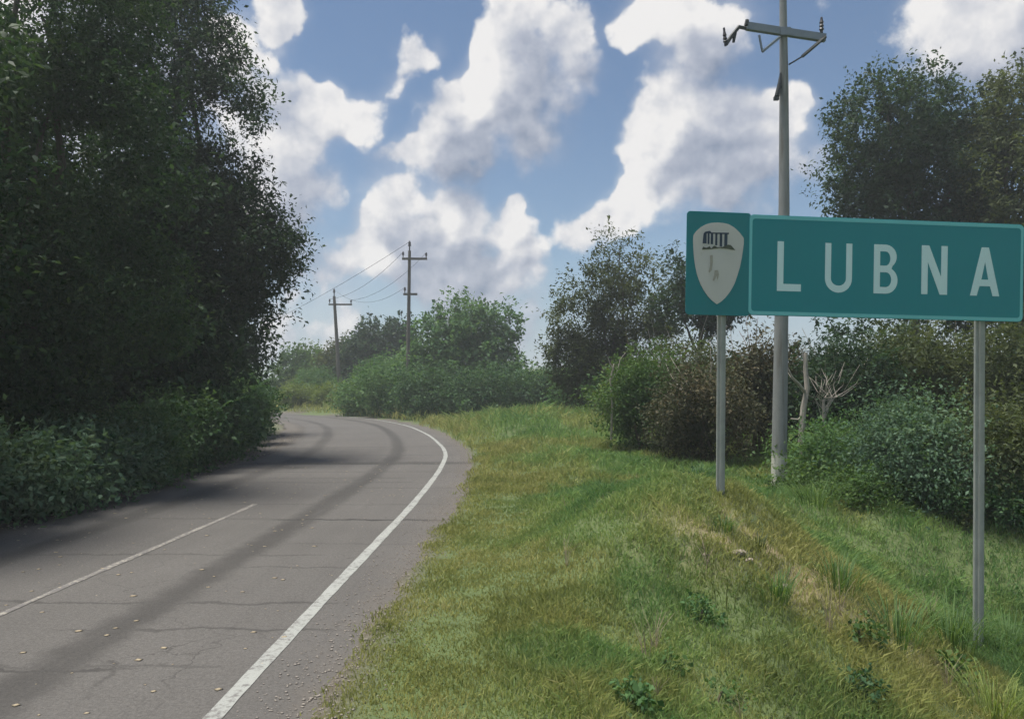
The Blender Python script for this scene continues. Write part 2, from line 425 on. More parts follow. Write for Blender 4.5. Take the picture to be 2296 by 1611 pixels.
CRACKS_AND_DIP_SHADE = [(10.2, .05, -2.6, .5, .30), (7.1, .04, -3.6, -.4, .28), (12.6, .07, -4.0, -.2, .30), (4.9, .03, -1.6, .3, .35), (14.2, .07, -3.6, .3, .28), (17.8, .10, -4.0, .3, .3), (15.9, .42, -4.8, .9, .30), (15.75, .10, -4.8, .9, .62), (15.0, .25, -4.7, -2.6, .3), (9.0, .055, -1.6, .8, .62), (9.05, .07, -3.4, -1.6, .2), (11.9, .06, -1.2, .6, .28),  # the broad band with its dark line paints a dip's shadow over a crack
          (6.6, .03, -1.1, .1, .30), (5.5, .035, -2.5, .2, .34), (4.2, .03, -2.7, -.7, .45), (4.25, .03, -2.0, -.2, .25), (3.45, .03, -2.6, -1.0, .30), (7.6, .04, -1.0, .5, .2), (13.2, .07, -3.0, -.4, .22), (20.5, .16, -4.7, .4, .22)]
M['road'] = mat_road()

def mat_paint(name, colr, wear, edge=None):
    n = NT(name); p = n.coord('Object')
    a = n.noise(p, 22, 5, .7); b = n.noise(p, 3, 3); f = n.noise(p, 150, 2)
    asp = n.mix(f, (.075, .070, .068), (.17, .16, .155))
    pc = n.mix(b, tuple(c * .80 for c in colr), colr)
    w = n.mapr(n.math('ADD', n.math('MULTIPLY', a, .75), n.math('MULTIPLY', b, .25)), wear - .08, wear + .08)
    n.base(n.mix(w, asp, pc)); n.rough(.75); n.bump(f, .3, .004)
    return n.m
M['edge_paint'] = mat_paint('edge_paint', (.31, .32, .30), .44)
M['centre_paint'] = mat_paint('centre_paint', (.30, .28, .24), .53)

def simple(name, c, rough=.6, metal=0.0, var=.25, scale=12.0, bump=.15, spec=.5):
    n = NT(name); p = n.coord('Object'); a = n.noise(p, scale, 5, .6)
    n.base(n.mix(a, tuple(k * (1 - var) for k in c), tuple(min(k * (1 + var), 1) for k in c)))
    n.rough(rough); n.b.inputs['Metallic'].default_value = metal; n.b.inputs['Specular IOR Level'].default_value = spec
    if bump: n.bump(a, bump, .01)
    return n.m
M['bark'] = simple('bark', (.075, .062, .050), .9, var=.45, scale=18, bump=.6)
M['bark_pale'] = simple('pale_dead_wood', (.33, .30, .26), .9, var=.35, scale=20, bump=.5)
M['bark_red'] = simple('reddish_dead_wood', (.20, .120, .085), .9, var=.35, scale=20, bump=.5)
M['wood_pole'] = simple('weathered_pole_wood', (.13, .115, .10), .9, var=.3, scale=9, bump=.4)
M['steel'] = simple('galvanised_steel', (.20, .235, .27), .55, .25, var=.18, scale=14)
M['dark_steel'] = simple('dark_steel', (.035, .042, .045), .6, .2, var=.3, scale=14)
M['porcelain'] = simple('dark_porcelain', (.045, .040, .042), .35, var=.2)
M['wire'] = simple('dull_wire', (.05, .05, .055), .6, .3, bump=0)
M['rock'] = simple('pale_stone', (.26, .22, .18), .9, var=.35, scale=9, bump=.5)
M['gravel'] = simple('gravel_stones', (.27, .24, .21), .9, var=.5, scale=25, bump=.2)
M['litter'] = simple('dry_litter', (.34, .28, .19), .9, var=.5, scale=6, bump=0)

def mat_concrete():
    n = NT('pole_concrete'); p = n.coord('Object')
    sp = n.nd('ShaderNodeSeparateXYZ'); n.L.new(p, sp.inputs[0]); z = sp.outputs[2]
    a = n.noise(p, 6, 6, .65); b = n.noise(p, 60, 3)
    st = n.nd('ShaderNodeMapping'); st.inputs['Scale'].default_value = (9, 9, .6); n.L.new(p, st.inputs['Vector'])
    s = n.noise(st.outputs[0], 1.6, 4)
    con = n.mix(a, (.175, .185, .185), (.275, .285, .28))
    con = n.mix(n.mapr(s, .52, .70, 0, .6), con, (.12, .11, .09))
    paint = n.mix(a, (.46, .45, .40), (.60, .59, .53))
    zz = n.math('ADD', z, n.math('MULTIPLY_ADD', a, .30, -.15))
    n.base(n.mix(n.mapr(zz, .52, .60, 1, 0), con, paint)); n.rough(.9); n.bump(b, .3, .006)
    return n.m
M['concrete'] = mat_concrete()

def mat_sign(name, c1, c2):
    n = NT(name); p = n.coord('Object')
    a = n.noise(p, 1.2, 3); b = n.noise(p, 16, 5, .65)
    c = n.mix(a, c1, c2)
    n.base(n.mix(n.mapr(b, .62, .80, 0, .14), c, (.20, .22, .20))); n.rough(n.math('MULTIPLY_ADD', b, .2, .42))
    n.b.inputs['Specular IOR Level'].default_value = .35
    return n.m
M['sign_green'] = mat_sign('sign_green', (.009, .200, .238), (.010, .228, .262))
M['sign_green2'] = mat_sign('sign_green_darker', (.012, .172, .208), (.010, .196, .212))
M['sign_border'] = mat_sign('sign_border', (.12, .45, .48), (.17, .52, .54))
M['sign_letter'] = mat_sign('sign_letter', (.52, .72, .74), (.58, .76, .78))
def mat_shield():
    n = NT('shield_white'); p = n.coord('Object')
    a = n.noise(p, 3.0, 4); b = n.noise(p, 14, 5, .7)
    c = n.mix(a, (.46, .47, .44), (.53, .53, .50))
    n.base(n.mix(n.mapr(b, .60, .78, 0, .35), c, (.22, .19, .15))); n.rough(.55); return n.m
M['shield'] = mat_shield()
M['shield_ink'] = simple('shield_ink', (.022, .045, .075), .6, var=.3, bump=0)
M['shield_olive'] = simple('shield_olive', (.055, .070, .045), .6, var=.4, bump=0)
M['shield_stain'] = simple('shield_faded_print', (.33, .32, .27), .7, var=.2, scale=30, bump=0)
M['post'] = simple('sign_post_metal', (.31, .33, .31), .6, .0, var=.3, scale=8, bump=.1)
M['leaf_wood'] = simple('stem_wood', (.10, .085, .055), .9, var=.3)

# ------------------------------------------------------------------ road line and terrain
LINE = np.array([(-1.45, -14), (-1.45, -6), (-1.46, 0), (-1.45, 4), (-1.41, 7), (-1.37, 10), (-1.38, 12.5), (-1.44, 15), (-1.62, 18), (-2.08, 21.2), (-3.1, 26.3), (-4.75, 32.3),
                 (-7.2, 38), (-10.6, 43.3), (-16, 48.2), (-24, 52.0), (-36, 55.2), (-52, 57.5), (-80, 59.6), (-140, 62)], float)
def catmull(P, n=14):
    Q = np.vstack([2 * P[0] - P[1], P, 2 * P[-1] - P[-2]]); out = []
    for i in range(1, len(Q) - 2):
        for t in np.linspace(0, 1, n, endpoint=False):
            a, b, c, d = Q[i - 1:i + 3]
            out.append(.5 * (2 * b + (c - a) * t + (2 * a - 5 * b + 4 * c - d) * t * t + (3 * b - a - 3 * c + d) * t ** 3))
    out.append(P[-1]); return np.array(out)
PATH = catmull(LINE)
TAN = np.gradient(PATH, axis=0); TAN /= np.linalg.norm(TAN, axis=1)[:, None]
NRM = np.stack([TAN[:, 1], -TAN[:, 0]], 1)          # to the right
ARC = np.concatenate([[0], np.cumsum(np.linalg.norm(np.diff(PATH, axis=0), axis=1))])
ARC = ARC - np.interp(0, PATH[:, 1], ARC)           # 0 beside the camera
def offset(x, y):
    x = np.asarray(x, float); y = np.asarray(y, float)
    xl = np.interp(y, PATH[:, 1], PATH[:, 0]); ct = np.interp(y, PATH[:, 1], NRM[:, 0])
    return (x - xl) * ct
def zg(x, y):
    x = np.asarray(x, float); y = np.asarray(y, float); o = offset(x, y)
    rgt = ss(o, .75, 2.3); lft = ss(-o, 4.9, 8.0)
    z = -.035 + .060 * ss(o + (fbm(x * 1.6, y * 1.6, 7.7) - .5) * .40 - .026 * np.clip(y, 0, 12), .12, .54)
    near = np.exp(-((y - 7.3) / np.where(y < 7.3, 1.8, 2.0)) ** 2)
    sx = np.where(x < 1.9, 1.35, 1.6)
    z = z + .72 * np.exp(-((x - 1.9) / sx) ** 2) * near * rgt
    z = z - 1.08 * ss(x + .45 * (7 - np.minimum(y, 7.6)), 1.0, 5.2) * (1 - ss(y, 7.6, 9.8)) * rgt
    z = z + .60 * np.exp(-((x - .9) / 2.4) ** 2 - ((y - 25) / 6.5) ** 2) * rgt
    z = z + .35 * ss(x, 2, 6) * ss(y, 12, 17) * rgt
    z = z + 2.3 * ss(o, 1.6, 9) * ss(y, 36, 48)
    z = z + (fbm(x * .55, y * .55, 3.3) - .5) * .30 * rgt * ss(y, -4, 2) * (1 - .6 * ss(o, 60, 200))
    z = z + (fbm(x * 2.3, y * 2.3, 9.1) - .5) * .18 * rgt
    z = z + lft * (.55 + .9 * (fbm(x * .3, y * .3, 1.0) - .5)) + .9 * ss(-o, 8, 20)
    return z
def zg1(x, y): return float(zg(np.array([x]), np.array([y]))[0])

def make_ground():
    def axis(lo, hi, fine_lo, fine_hi, step, far):
        f = np.arange(fine_lo, fine_hi + 1e-6, step)
        a = fine_hi + np.cumsum(np.geomspace(step * 1.15, far, 46)); a = a[a < hi]
        b = fine_lo - np.cumsum(np.geomspace(step * 1.15, far, 46)); b = b[b > lo]
        return np.concatenate([[lo], b[::-1], f, a, [hi]])
    xs = axis(-3000, 3000, -9, 9, .13, 500); ys = axis(-400, 4000, 2.0, 22, .14, 600)
    X, Y = np.meshgrid(xs, ys); Z = zg(X, Y)
    V = np.stack([X, Y, Z], -1).reshape(-1, 3); w = len(xs); h = len(ys)
    i = (np.arange(h - 1)[:, None] * w + np.arange(w - 1)[None]).ravel()
    F = np.stack([i, i + 1, i + w + 1, i + w], 1)
    o = offset(X, Y)
    bare = np.clip(1 - ss(o, .45, .85), 0, 1) * (o > -1) + (o < -4) * (1 - ss(-o, 4.9, 5.8))
    q = np.exp(-((X - 2.0) / .8) ** 2 - ((Y - 6.15) / .5) ** 2)
    bare = np.clip(bare + q * .42, 0, 1)
    st = np.exp(-((X - 2.35) / .95) ** 2 - ((Y - 6.25) / .6) ** 2) * ss(fbm(X * 4.2, Y * 4.2, 41, 3), .44, .60)
    me = np_mesh('ground', V, F, M['ground'], True, {'bare': ('POINT', bare.ravel()), 'straw': ('POINT', st.ravel())})
    tag(link('ground', me), 'grassy roadside earth running out to the horizon', 'ground', kind='structure')
make_ground()

def strip(name, o0, o1, z, mat, v0=-12, v1=170, jitter=0.0, step=.25, cuts=1):
    n = int((v1 - v0) / step); vv = np.linspace(v0, v1, n)
    px = np.interp(vv, ARC, PATH[:, 0]); py = np.interp(vv, ARC, PATH[:, 1]); nx = np.interp(vv, ARC, NRM[:, 0]); ny = np.interp(vv, ARC, NRM[:, 1])
    rows = []; uvs = []
    for k in range(cuts + 1):
        o = o0 + (o1 - o0) * k / cuts + 0 * vv
        if jitter and k in (0, cuts):
            o = o + (fbm(vv * 1.1, 3.7 * k + 1, 0) - .5) * jitter * 2 + (vnoise(vv * 6, 9.2 * k, 4) - .5) * jitter
        rows.append(np.stack([px + nx * o, py + ny * o, z + 0 * o], 1)); uvs.append(np.stack([o, vv], 1))
    V = np.concatenate(rows); U = np.concatenate(uvs); F = []
    i = np.arange(n - 1)
    for k in range(cuts): F.append(np.stack([k * n + i, (k + 1) * n + i, (k + 1) * n + i + 1, k * n + i + 1], 1))
    return link(name, np_mesh(name, V, np.concatenate(F), mat, False, uv=U))
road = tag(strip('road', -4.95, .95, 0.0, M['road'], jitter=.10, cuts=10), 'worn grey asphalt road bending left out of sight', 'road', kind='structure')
o = strip('edge_line', -.048, .048, .004, M['edge_paint'], v1=44, step=.08, jitter=.006); o.parent = road
o = strip('centre_line', -2.21, -2.15, .004, M['centre_paint'], v0=2, v1=10.2, step=.1, jitter=.012); o.parent = road

# ------------------------------------------------------------------ road sign
def make_sign():
    D = 7.0
    root = empty('road_sign', (0, 0, 0))
    tag(root, 'long green LUBNA place sign with white shield on two grey posts', 'road sign')
    pl, pr = at(1537, 589, 6.86), at(2291, 613, 7.14)
    face = empty('sign_face', (0, 0, 0)); bpy.data.objects.remove(face)
    xax = (pr - pl).normalized(); yax = Vector((0, 0, 1)).cross(xax).normalized(); zax = xax.cross(yax)
    Mx = Matrix((xax, yax, zax)).transposed().to_4x4(); Mx.translation = pl
    W = (pr - pl).length; k = W / 2235.0; H = .96
    base = at(1905, 1250, D); base.z = zg1(base.x, base.y)
    root.location = base
    inv = Matrix.Translation(base).inverted()
    def put(name, me, y, parent=root):
        me.transform(inv @ Mx @ Matrix.Translation((0, y, 0)))
        return link(name, me, parent)
    def rrect(x0, x1, z0, z1, r, n=6):
        P = []
        for cx, cz, a0 in ((x1 - r, z1 - r, 0), (x0 + r, z1 - r, 90), (x0 + r, z0 + r, 180), (x1 - r, z0 + r, 270)):
            for i in range(n + 1):
                a = R(a0 + 90 * i / n); P.append((cx + r * math.cos(a), cz + r * math.sin(a)))
        return P
    xd = 400 * k; hz = H / 2
    b1 = put('emblem_panel', outline_mesh('emblem_panel', [rrect(0, xd + .02, -hz, hz, .035)], .010, M['sign_green2'], .002), 0)
    b2 = put('name_panel', outline_mesh('name_panel', [rrect(xd, W, -hz + .010, hz - .012, .045)], .014, M['sign_green'], .002), 0)
    put('border', outline_mesh('border', [rrect(xd + .004, W - .005, -hz + .015, hz - .017, .042), rrect(xd + .030, W - .032, -hz + .048, hz - .050, .030)], .0016, M['sign_border']), -.0141, b2)
    # letters, unit height
    s = .132
    def arc(cx, cz, rx, rz, a0, a1, n=14): return [(cx + rx * math.cos(R(a0 + (a1 - a0) * i / n)), cz + rz * math.sin(R(a0 + (a1 - a0) * i / n))) for i in range(n + 1)]
    Lt = {}
    Lt['L'] = [[(0, 0), (.50, 0), (.50, .145), (s, .145), (s, 1), (0, 1)]]
    Lt['U'] = [[(0, 1)] + arc(.285, .285, .285, .285, 180, 360) + [(.57, 1), (.57 - s * .95, 1)] + arc(.285, .285, .285 - s * .95, .285 - .14, 360, 180) + [(s * .95, 1)]]
    Lt['B'] = [[(0, 0)] + arc(.26, .27, .25, .27, -90, 62) + arc(.24, .755, .245, .245, -50, 90) + [(0, 1)],
               [(s, .135)] + arc(.26, .285, .115, .15, -90, 90) + [(s, .435)],
               [(s, .57)] + arc(.25, .715, .10, .145, -90, 90) + [(s, .86)]]
    Lt['N'] = [[(0, 0), (.135, 0), (.135, .66), (.40, 0), (.56, 0), (.56, 1), (.425, 1), (.425, .36), (.16, 1), (0, 1)]]
    Lt['A'] = [[(0, 0), (.145, 0), (.205, .20), (.435, .20), (.495, 0), (.64, 0), (.40, 1), (.24, 1)], [(.243, .335), (.397, .335), (.32, .70)]]
    hgt = 312 * k
    for ch, cx, dz in (('L', 718, -4), ('U', 1042, -4), ('B', 1355, -2), ('N', 1682, 2), ('A', 2025, 2)):
        ps = [[((p[0]) * hgt, (p[1] - .5) * hgt) for p in pl_] for pl_ in Lt[ch]]
        wd = max(p[0] for p in ps[0])
        ps = [[(p[0] + (cx - 55) * k - wd / 2, p[1] + dz * k) for p in q] for q in ps]
        put('letter', outline_mesh('letter', ps, .0012, M['sign_letter']), -.0141, b2)
    # shield
    pts = [(190, 390), (225, 335), (285, 280), (360, 236), (440, 212), (530, 204), (620, 208), (690, 222), (765, 262), (840, 325), (905, 405), (906, 480), (896, 570), (880, 690), (856, 810), (822, 930), (780, 1050), (725, 1150), (655, 1240), (600, 1292), (536, 1332),
           (470, 1285), (405, 1222), (345, 1140), (293, 1045), (252, 940), (224, 830), (203, 700), (190, 560), (186, 460)]
    q = .484 / 720
    cx = (258 - 55) * k
    sh = put('shield', outline_mesh('shield', [[(cx + (x - 545) * q, -(y - 768) * q) for x, y in pts][::-1]], .004, M['shield'], .001), -.0115)
    def print_(name, polys, mat, y):
        for pp in polys:
            put(name, outline_mesh(name, [[(cx + (x - 545) * q, -(yy - 768) * q) for x, yy in pp][::-1]], .0012, mat), y, sh)
    bars = []
    for i, (x, wd, t, bt) in enumerate(((352, 44, 350, 500), (402, 26, 330, 505), (450, 34, 352, 505), (512, 30, 350, 520), (578, 36, 348, 535), (648, 44, 352, 530))):
        bars.append([(x - wd / 2 - (12 if i == 0 else 0), bt), (x + wd / 2, bt), (x + wd / 2, t + 14), (x + wd / 4, t), (x - wd / 4, t), (x - wd / 2, t + 14)])
    print_('arch_mark', bars, M['shield_ink'], -.018)
    print_('arch_mark', [[(345, 362), (345, 340), (420, 322), (440, 345), (690, 340), (690, 362)]], M['shield_ink'], -.0195)
    print_('ground_mark', [[(310, 585), (325, 545), (370, 560), (420, 535), (440, 565), (480, 525), (530, 545), (600, 540), (680, 505), (720, 510), (785, 578), (660, 562), (560, 556), (440, 575)]], M['shield_olive'], -.0205)
    print_('faded_mark', [[(425, 660), (465, 655), (468, 760), (455, 860), (425, 900), (410, 885), (430, 800)], [(495, 865), (545, 858), (558, 920), (540, 1000), (525, 945), (490, 1015), (468, 1005), (490, 930)]], M['shield_stain'], -.018)
    # posts stand behind the panels
    for (px, pyb, d, w0) in ((1618, 1088, 6.88, .076), (2196, 1455, 7.10, .092)):
        top = at(px, 560, d + .07); bx = at(px - 4, pyb, d + .07); bx.z = zg1(bx.x, bx.y) - .25
        m = MB(); t = top - base; b = bx - base
        w = w0
        Vs = []
        prof = [(-w / 2, .02), (-w / 2, -.015), (-w * .18, -.015), (-w * .18, -.035), (w * .18, -.035), (w * .18, -.015), (w / 2, -.015), (w / 2, .02)]
        for p in (b, t): Vs += [p + Vector((a, c, 0)) for a, c in prof]
        n = len(prof); Fs = [(i, (i + 1) % n, n + (i + 1) % n, n + i) for i in range(n)] + [tuple(range(n))[::-1], tuple(range(n, 2 * n))]
        m.add(Vs, Fs); m.build('post', M['post'], root, bevel=.004)
    for zz in (-.36, .36):
        m = MB(); m.box((W / 2, .012, zz), (W * .92, .022, .04)); me = m.mesh('rail', M['post']); put('rail', me, 0)
make_sign()

# ------------------------------------------------------------------ utility poles and wires
def near_pole():
    D = 11.0
    base = at(1747, 1100, D); base.z = zg1(base.x, base.y)
    root = empty('utility_pole', base)
    tag(root, 'tall tapered concrete utility pole with steel crossarm behind the green sign', 'utility pole')
    def P(px, py, dy=0.0): return at(px, py, D) - base + Vector((0, dy, 0))
    pts = [P(1744, 1125), P(1746, 1040), P(1751, 720), P(1757, 470), P(1757, 200), P(1755, 20), P(1754, -60)]
    pts[0].z = -.3
    m = MB(); m.tube(pts, [.112, .110, .098, .078, .064, .052, .046], 12); m.build('shaft', M['concrete'], root, True)
    def Z(zx, zy, dy=0.0): return P(1554 + zx * .2597, zy * .2597, dy)
    # channel crossarm
    a, b = Z(440, 258, -.13), Z(1140, 330, -.02)
    m = MB(); ax = (b - a); L = ax.length; q = Vector((1, 0, 0)).rotation_difference(ax.normalized()).to_matrix(); c = (a + b) / 2
    m.box(c, (L, .008, .105), q); m.box(c + q @ Vector((0, .03, .052)), (L, .06, .007), q); m.box(c + q @ Vector((0, .03, -.052)), (L, .06, .007), q)
    arm = m.build('crossarm', M['steel'], root)
    MB().box(Z(775, 300, -.10), (.15, .02, .12)).build('clamp_plate', M['steel'], arm, bevel=.004)
    MB().tube([Z(440, 215, -.13), Z(430, 260, -.13)], .030, 8).build('end_bolt', M['dark_steel'], arm, True)
    m = MB(); m.tube([Z(430, 285, -.13), Z(365, 278, -.15)], .026, 6); m.tube([Z(368, 275, -.15), Z(300, 360, -.18), Z(248, 440, -.2)], .028, 6)
    m.tube([Z(330, 330, -.16), Z(318, 412, -.16)], [.03, .02], 6); m.build('drop_bracket', M['dark_steel'], root)
    MB().lathe(Z(245, 452, -.2), [(.0, 0), (.02, 0), (.022, .05), (.034, .06), (.02, .09), (.032, .10), (.02, .14), (.030, .15), (.018, .2), (.016, .26), (0, .27)], 10, (-.1, 0, 1)).build('insulator', M['porcelain'], root, True)
    m = MB(); m.tube([Z(548, 335, -.1), Z(575, 475, -.1)], .017, 5); m.tube([Z(575, 475, -.1), Z(730, 345, -.08)], .022, 5); m.build('brace', M['steel'], root)
    m = MB(); m.tube([Z(1130, 330, -.04), Z(930, 500, -.04)], .026, 5); m.tube([Z(940, 495, -.04), Z(815, 570, -.04)], .012, 5); m.build('brace', M['dark_steel'], root)
    MB().lathe(Z(1100, 292, -.02), [(.0, 0), (.022, 0), (.024, .03), (.036, .05), (.022, .08), (.034, .10), (.022, .13), (.032, .15), (.02, .19), (.016, .225), (0, .24)], 10).build('insulator', M['porcelain'], root, True)
    m = MB(); m.tube([Z(745, 640, -.03), Z(730, 740, -.06), Z(705, 850, -.07)], [.012, .030, .036], 8); m.box(Z(700, 868, -.07), (.07, .05, .05)); m.box(Z(745, 760, -.02), (.05, .04, .03))
    m.build('fuse_cutout', M['dark_steel'], root)
    MB().tube([P(1746, 690), P(1747, 684)], .104, 12).build('band', M['dark_steel'], root)
near_pole()

def far_pole(px_b, py_b, px_t, py_t, d, label, arms, rad):
    b = at(px_b, py_b, d); b.z = zg1(b.x, b.y); t = at(px_t, py_t, d)
    root = empty('utility_pole', b); tag(root, label, 'utility pole')
    t = t - b
    MB().tube([Vector((0, 0, -.4)), t * .5, t], [rad, rad * .85, rad * .65], 10).build('shaft', M['wood_pole'], root, True)
    tips = []
    for (ax0, ax1, ay, ins) in arms:
        p0, p1 = at(ax0, ay, d) - b, at(ax1, ay + 2, d) - b
        m = MB(); c = (p0 + p1) / 2 + Vector((0, -rad, 0)); m.box(c, ((p1 - p0).length, .10, .12)); arm = m.build('crossarm', M['wood_pole'], root)
        for f in ins:
            q = p0 + (p1 - p0) * f + Vector((0, -rad, .06))
            MB().lathe(q, [(.0, 0), (.03, 0), (.03, .12), (.08, .14), (.05, .22), (.07, .24), (.03, .32), (0, .33)], 8).build('insulator', M['porcelain'], arm, True)
            tips.append(q + b + Vector((0, 0, .3)))
    m = MB().lathe(t, [(.0, 0), (.04, 0), (.04, .25), (.10, .28), (.06, .4), (.09, .42), (.04, .55), (0, .56)], 8); m.build('insulator', M['porcelain'], root, True)
    tips.append(t + b + Vector((0, 0, .5)))
    return root, tips
pA, tA = far_pole(763, 918, 749, 664, 55, 'thin wooden utility pole standing on the sunlit bank past the bend', [(738, 790, 682, (.04, .96))], .16)
pB, tB = far_pole(913, 905, 918, 562, 42, 'wooden utility pole rising out of bushes left of the rounded tree', [(902, 958, 580, (.04, .96)), (905, 936, 659, (.1,))], .125)
pC, tC = far_pole(500, 868, 498, 778, 70, 'wooden utility pole hidden behind the large roadside trees', [(480, 516, 790, (.04, .96))], .17)
def wire(a, b, sag, label, r=.011):
    pts = []
    for i in range(17):
        t = i / 16; p = a.lerp(b, t); p.z -= sag * 4 * t * (1 - t); pts.append(p - a)
    o = MB().tube(pts, r, 5).build('power_line', M['wire']); o.location = a
    tag(o, label, 'wire', 'wires strung between the far poles')
wire(tB[-1], tC[-1], .5, 'topmost thin wire running from the bush pole into the trees')
wire(tB[1], tA[1], .6, 'thin sagging wire between the two far poles, on the side away from the trees', .010)
wire(tB[0], tA[0], .55, 'thin sagging wire between the two far poles, on the side near the trees', .010)
wire(tB[2], tA[-1], .9, 'low slack wire between the two far poles', .008)

# ------------------------------------------------------------------ vegetation
def leaf_quads(pos, axis, nrm, length, width, tint):
    """one folded four-corner leaf per point"""
    axis = axis / np.linalg.norm(axis, axis=1)[:, None]
    side = np.cross(axis, nrm); side /= (np.linalg.norm(side, axis=1)[:, None] + 1e-6)
    nn = np.cross(side, axis)
    l = length[:, None]; w = width[:, None]
    p0 = pos; p2 = pos + axis * l
    mid = pos + axis * l * .45 + nn * w * .22
    p1 = mid + side * w * .5; p3 = mid - side * w * .5
    V = np.stack([p0, p1, p2, p3], 1).reshape(-1, 3)
    F = np.arange(len(pos) * 4).reshape(-1, 4)
    return V, F, tint

def crown(name, blobs, n_leaves, leaf, seed, mat, parent, base, per=26, gap=.36, shell=.45, spread=.34, droop=.25, slim=.46, squash=1.0, gscale=1.1):
    """leaves in small sprays spread through a set of rounded masses; blobs = [(centre, (rx,ry,rz))]"""
    rng = np.random.RandomState(seed)
    C = np.array([b[0] for b in blobs], float); Rr = np.array([b[1] for b in blobs], float)
    wts = (Rr[:, 0] * Rr[:, 1] * Rr[:, 2]) ** (2 / 3); wts /= wts.sum()
    nc = int(n_leaves / per / (1 - gap * .9))
    bi = rng.choice(len(blobs), nc, p=wts)
    d = rng.normal(size=(nc, 3)); d /= np.linalg.norm(d, axis=1)[:, None]
    rad = shell + (1 - shell) * rng.rand(nc) ** .6
    wild = rng.rand(nc) < .07; rad = np.where(wild, rad * (1.05 + .30 * rng.rand(nc)), rad)
    lump = 1 + .55 * (fbm(d[:, 0] * 1.9 + bi * 3.1, d[:, 1] * 1.9, d[:, 2] * 1.9 + seed) - .5)
    pos = C[bi] + d * Rr[bi] * (rad * lump)[:, None]
    g = fbm(pos[:, 0] * gscale + seed, pos[:, 1] * gscale, pos[:, 2] * gscale, 2)
    keep = g > np.quantile(g, gap * .85)
    pos, d, bi, g = pos[keep], d[keep], bi[keep], g[keep]
    nc = len(pos)
    tw = d * .8 + rng.normal(size=(nc, 3)) * .55 + np.array([0, 0, -.1]); tw /= np.linalg.norm(tw, axis=1)[:, None]
    idx = np.repeat(np.arange(nc), per); n = len(idx)
    sz = spread * (0.6 + .8 * rng.rand(nc))
    t = rng.rand(n)
    P = pos[idx] + tw[idx] * (t * sz[idx] * 1.5)[:, None] + rng.normal(size=(n, 3)) * (sz[idx] * (.12 + .26 * np.sin(np.pi * np.clip(t, 0, 1))))[:, None]
    ax = tw[idx] * .6 + rng.normal(size=(n, 3)) * .75 + np.array([0, 0, -droop])
    nr = rng.normal(size=(n, 3)) * .65 + np.array([0, 0, .8]) + d[idx] * .3
    l = leaf * (.45 + 1.0 * rng.rand(n) ** 1.3); w = l * slim * (.75 + .5 * rng.rand(n))
    ctint = .38 + .55 * (fbm(pos[:, 0] * .7 + 5, pos[:, 1] * .7, pos[:, 2] * .7 + 2, 2) - .5) * 1.5 + rng.normal(size=nc) * .13
    tint = np.clip(ctint[idx] + rng.normal(size=n) * .09, 0, 1)
    V, F, T = leaf_quads(P - np.array(base), ax, nr, l, w, tint)
    return link(name, np_mesh(name, V, F, mat, False, {'tint': ('FACE', T)}), parent)

def limb(name, p0, p1, r0, r1, seed, mat, parent, base, bend=.12, n=7, sides=7):
    rng = random.Random(seed); p0, p1 = Vector(p0), Vector(p1); L = (p1 - p0).length; pts = []
    off = Vector((rng.uniform(-1, 1), rng.uniform(-1, 1), rng.uniform(-.2, .6))) * L * bend
    for i in range(n):
        t = i / (n - 1); p = p0.lerp(p1, t) + off * (4 * t * (1 - t)) * .6 + Vector((rng.uniform(-1, 1), rng.uniform(-1, 1), 0)) * L * .012
        pts.append(p - Vector(base))
    return MB().tube(pts, [r0 + (r1 - r0) * (i / (n - 1)) ** .8 for i in range(n)], sides).build(name, mat, parent, True)

def tree(name, label, trunk_xy, blobs_px, n, leaf, seed, mat='leaf_mid', group=None, trunk_r=.16, bark='bark', cat='tree', lean=(0, 0), **kw):
    """blobs_px: (px, py, distance, radius in px [, depth factor])"""
    blobs = []
    for b in blobs_px:
        c = at(b[0], b[1], b[2]); r = b[3] / FPX * b[2]; dep = b[4] if len(b) > 4 else 1.0
        blobs.append((c, (r, r * dep, r)))
    x, y = trunk_xy; base = Vector((x, y, zg1(x, y)))
    root = empty(name, base); tag(root, label, cat, group)
    top = sum((b[0] for b in blobs), Vector()) / len(blobs)
    hgt = top.z - base.z
    fork = Vector((x, y, base.z)).lerp(Vector((top.x, top.y, top.z)), .55)
    limb('trunk', base - Vector((0, 0, .3)), fork, trunk_r, trunk_r * .62, seed, M[bark], root, base, .05)
    order = sorted(range(len(blobs)), key=lambda i: -blobs[i][1][0])[:7]
    for j, i in enumerate(order):
        c, r = blobs[i]
        limb('branch', fork - Vector((0, 0, .15 + .05 * j)), c + Vector((0, 0, r[2] * .3)), trunk_r * .5, trunk_r * .10, seed + 31 * j, M[bark], root, base, .12)
    crown('crown', blobs, n, leaf, seed, M[mat], root, base, **kw)
    return root

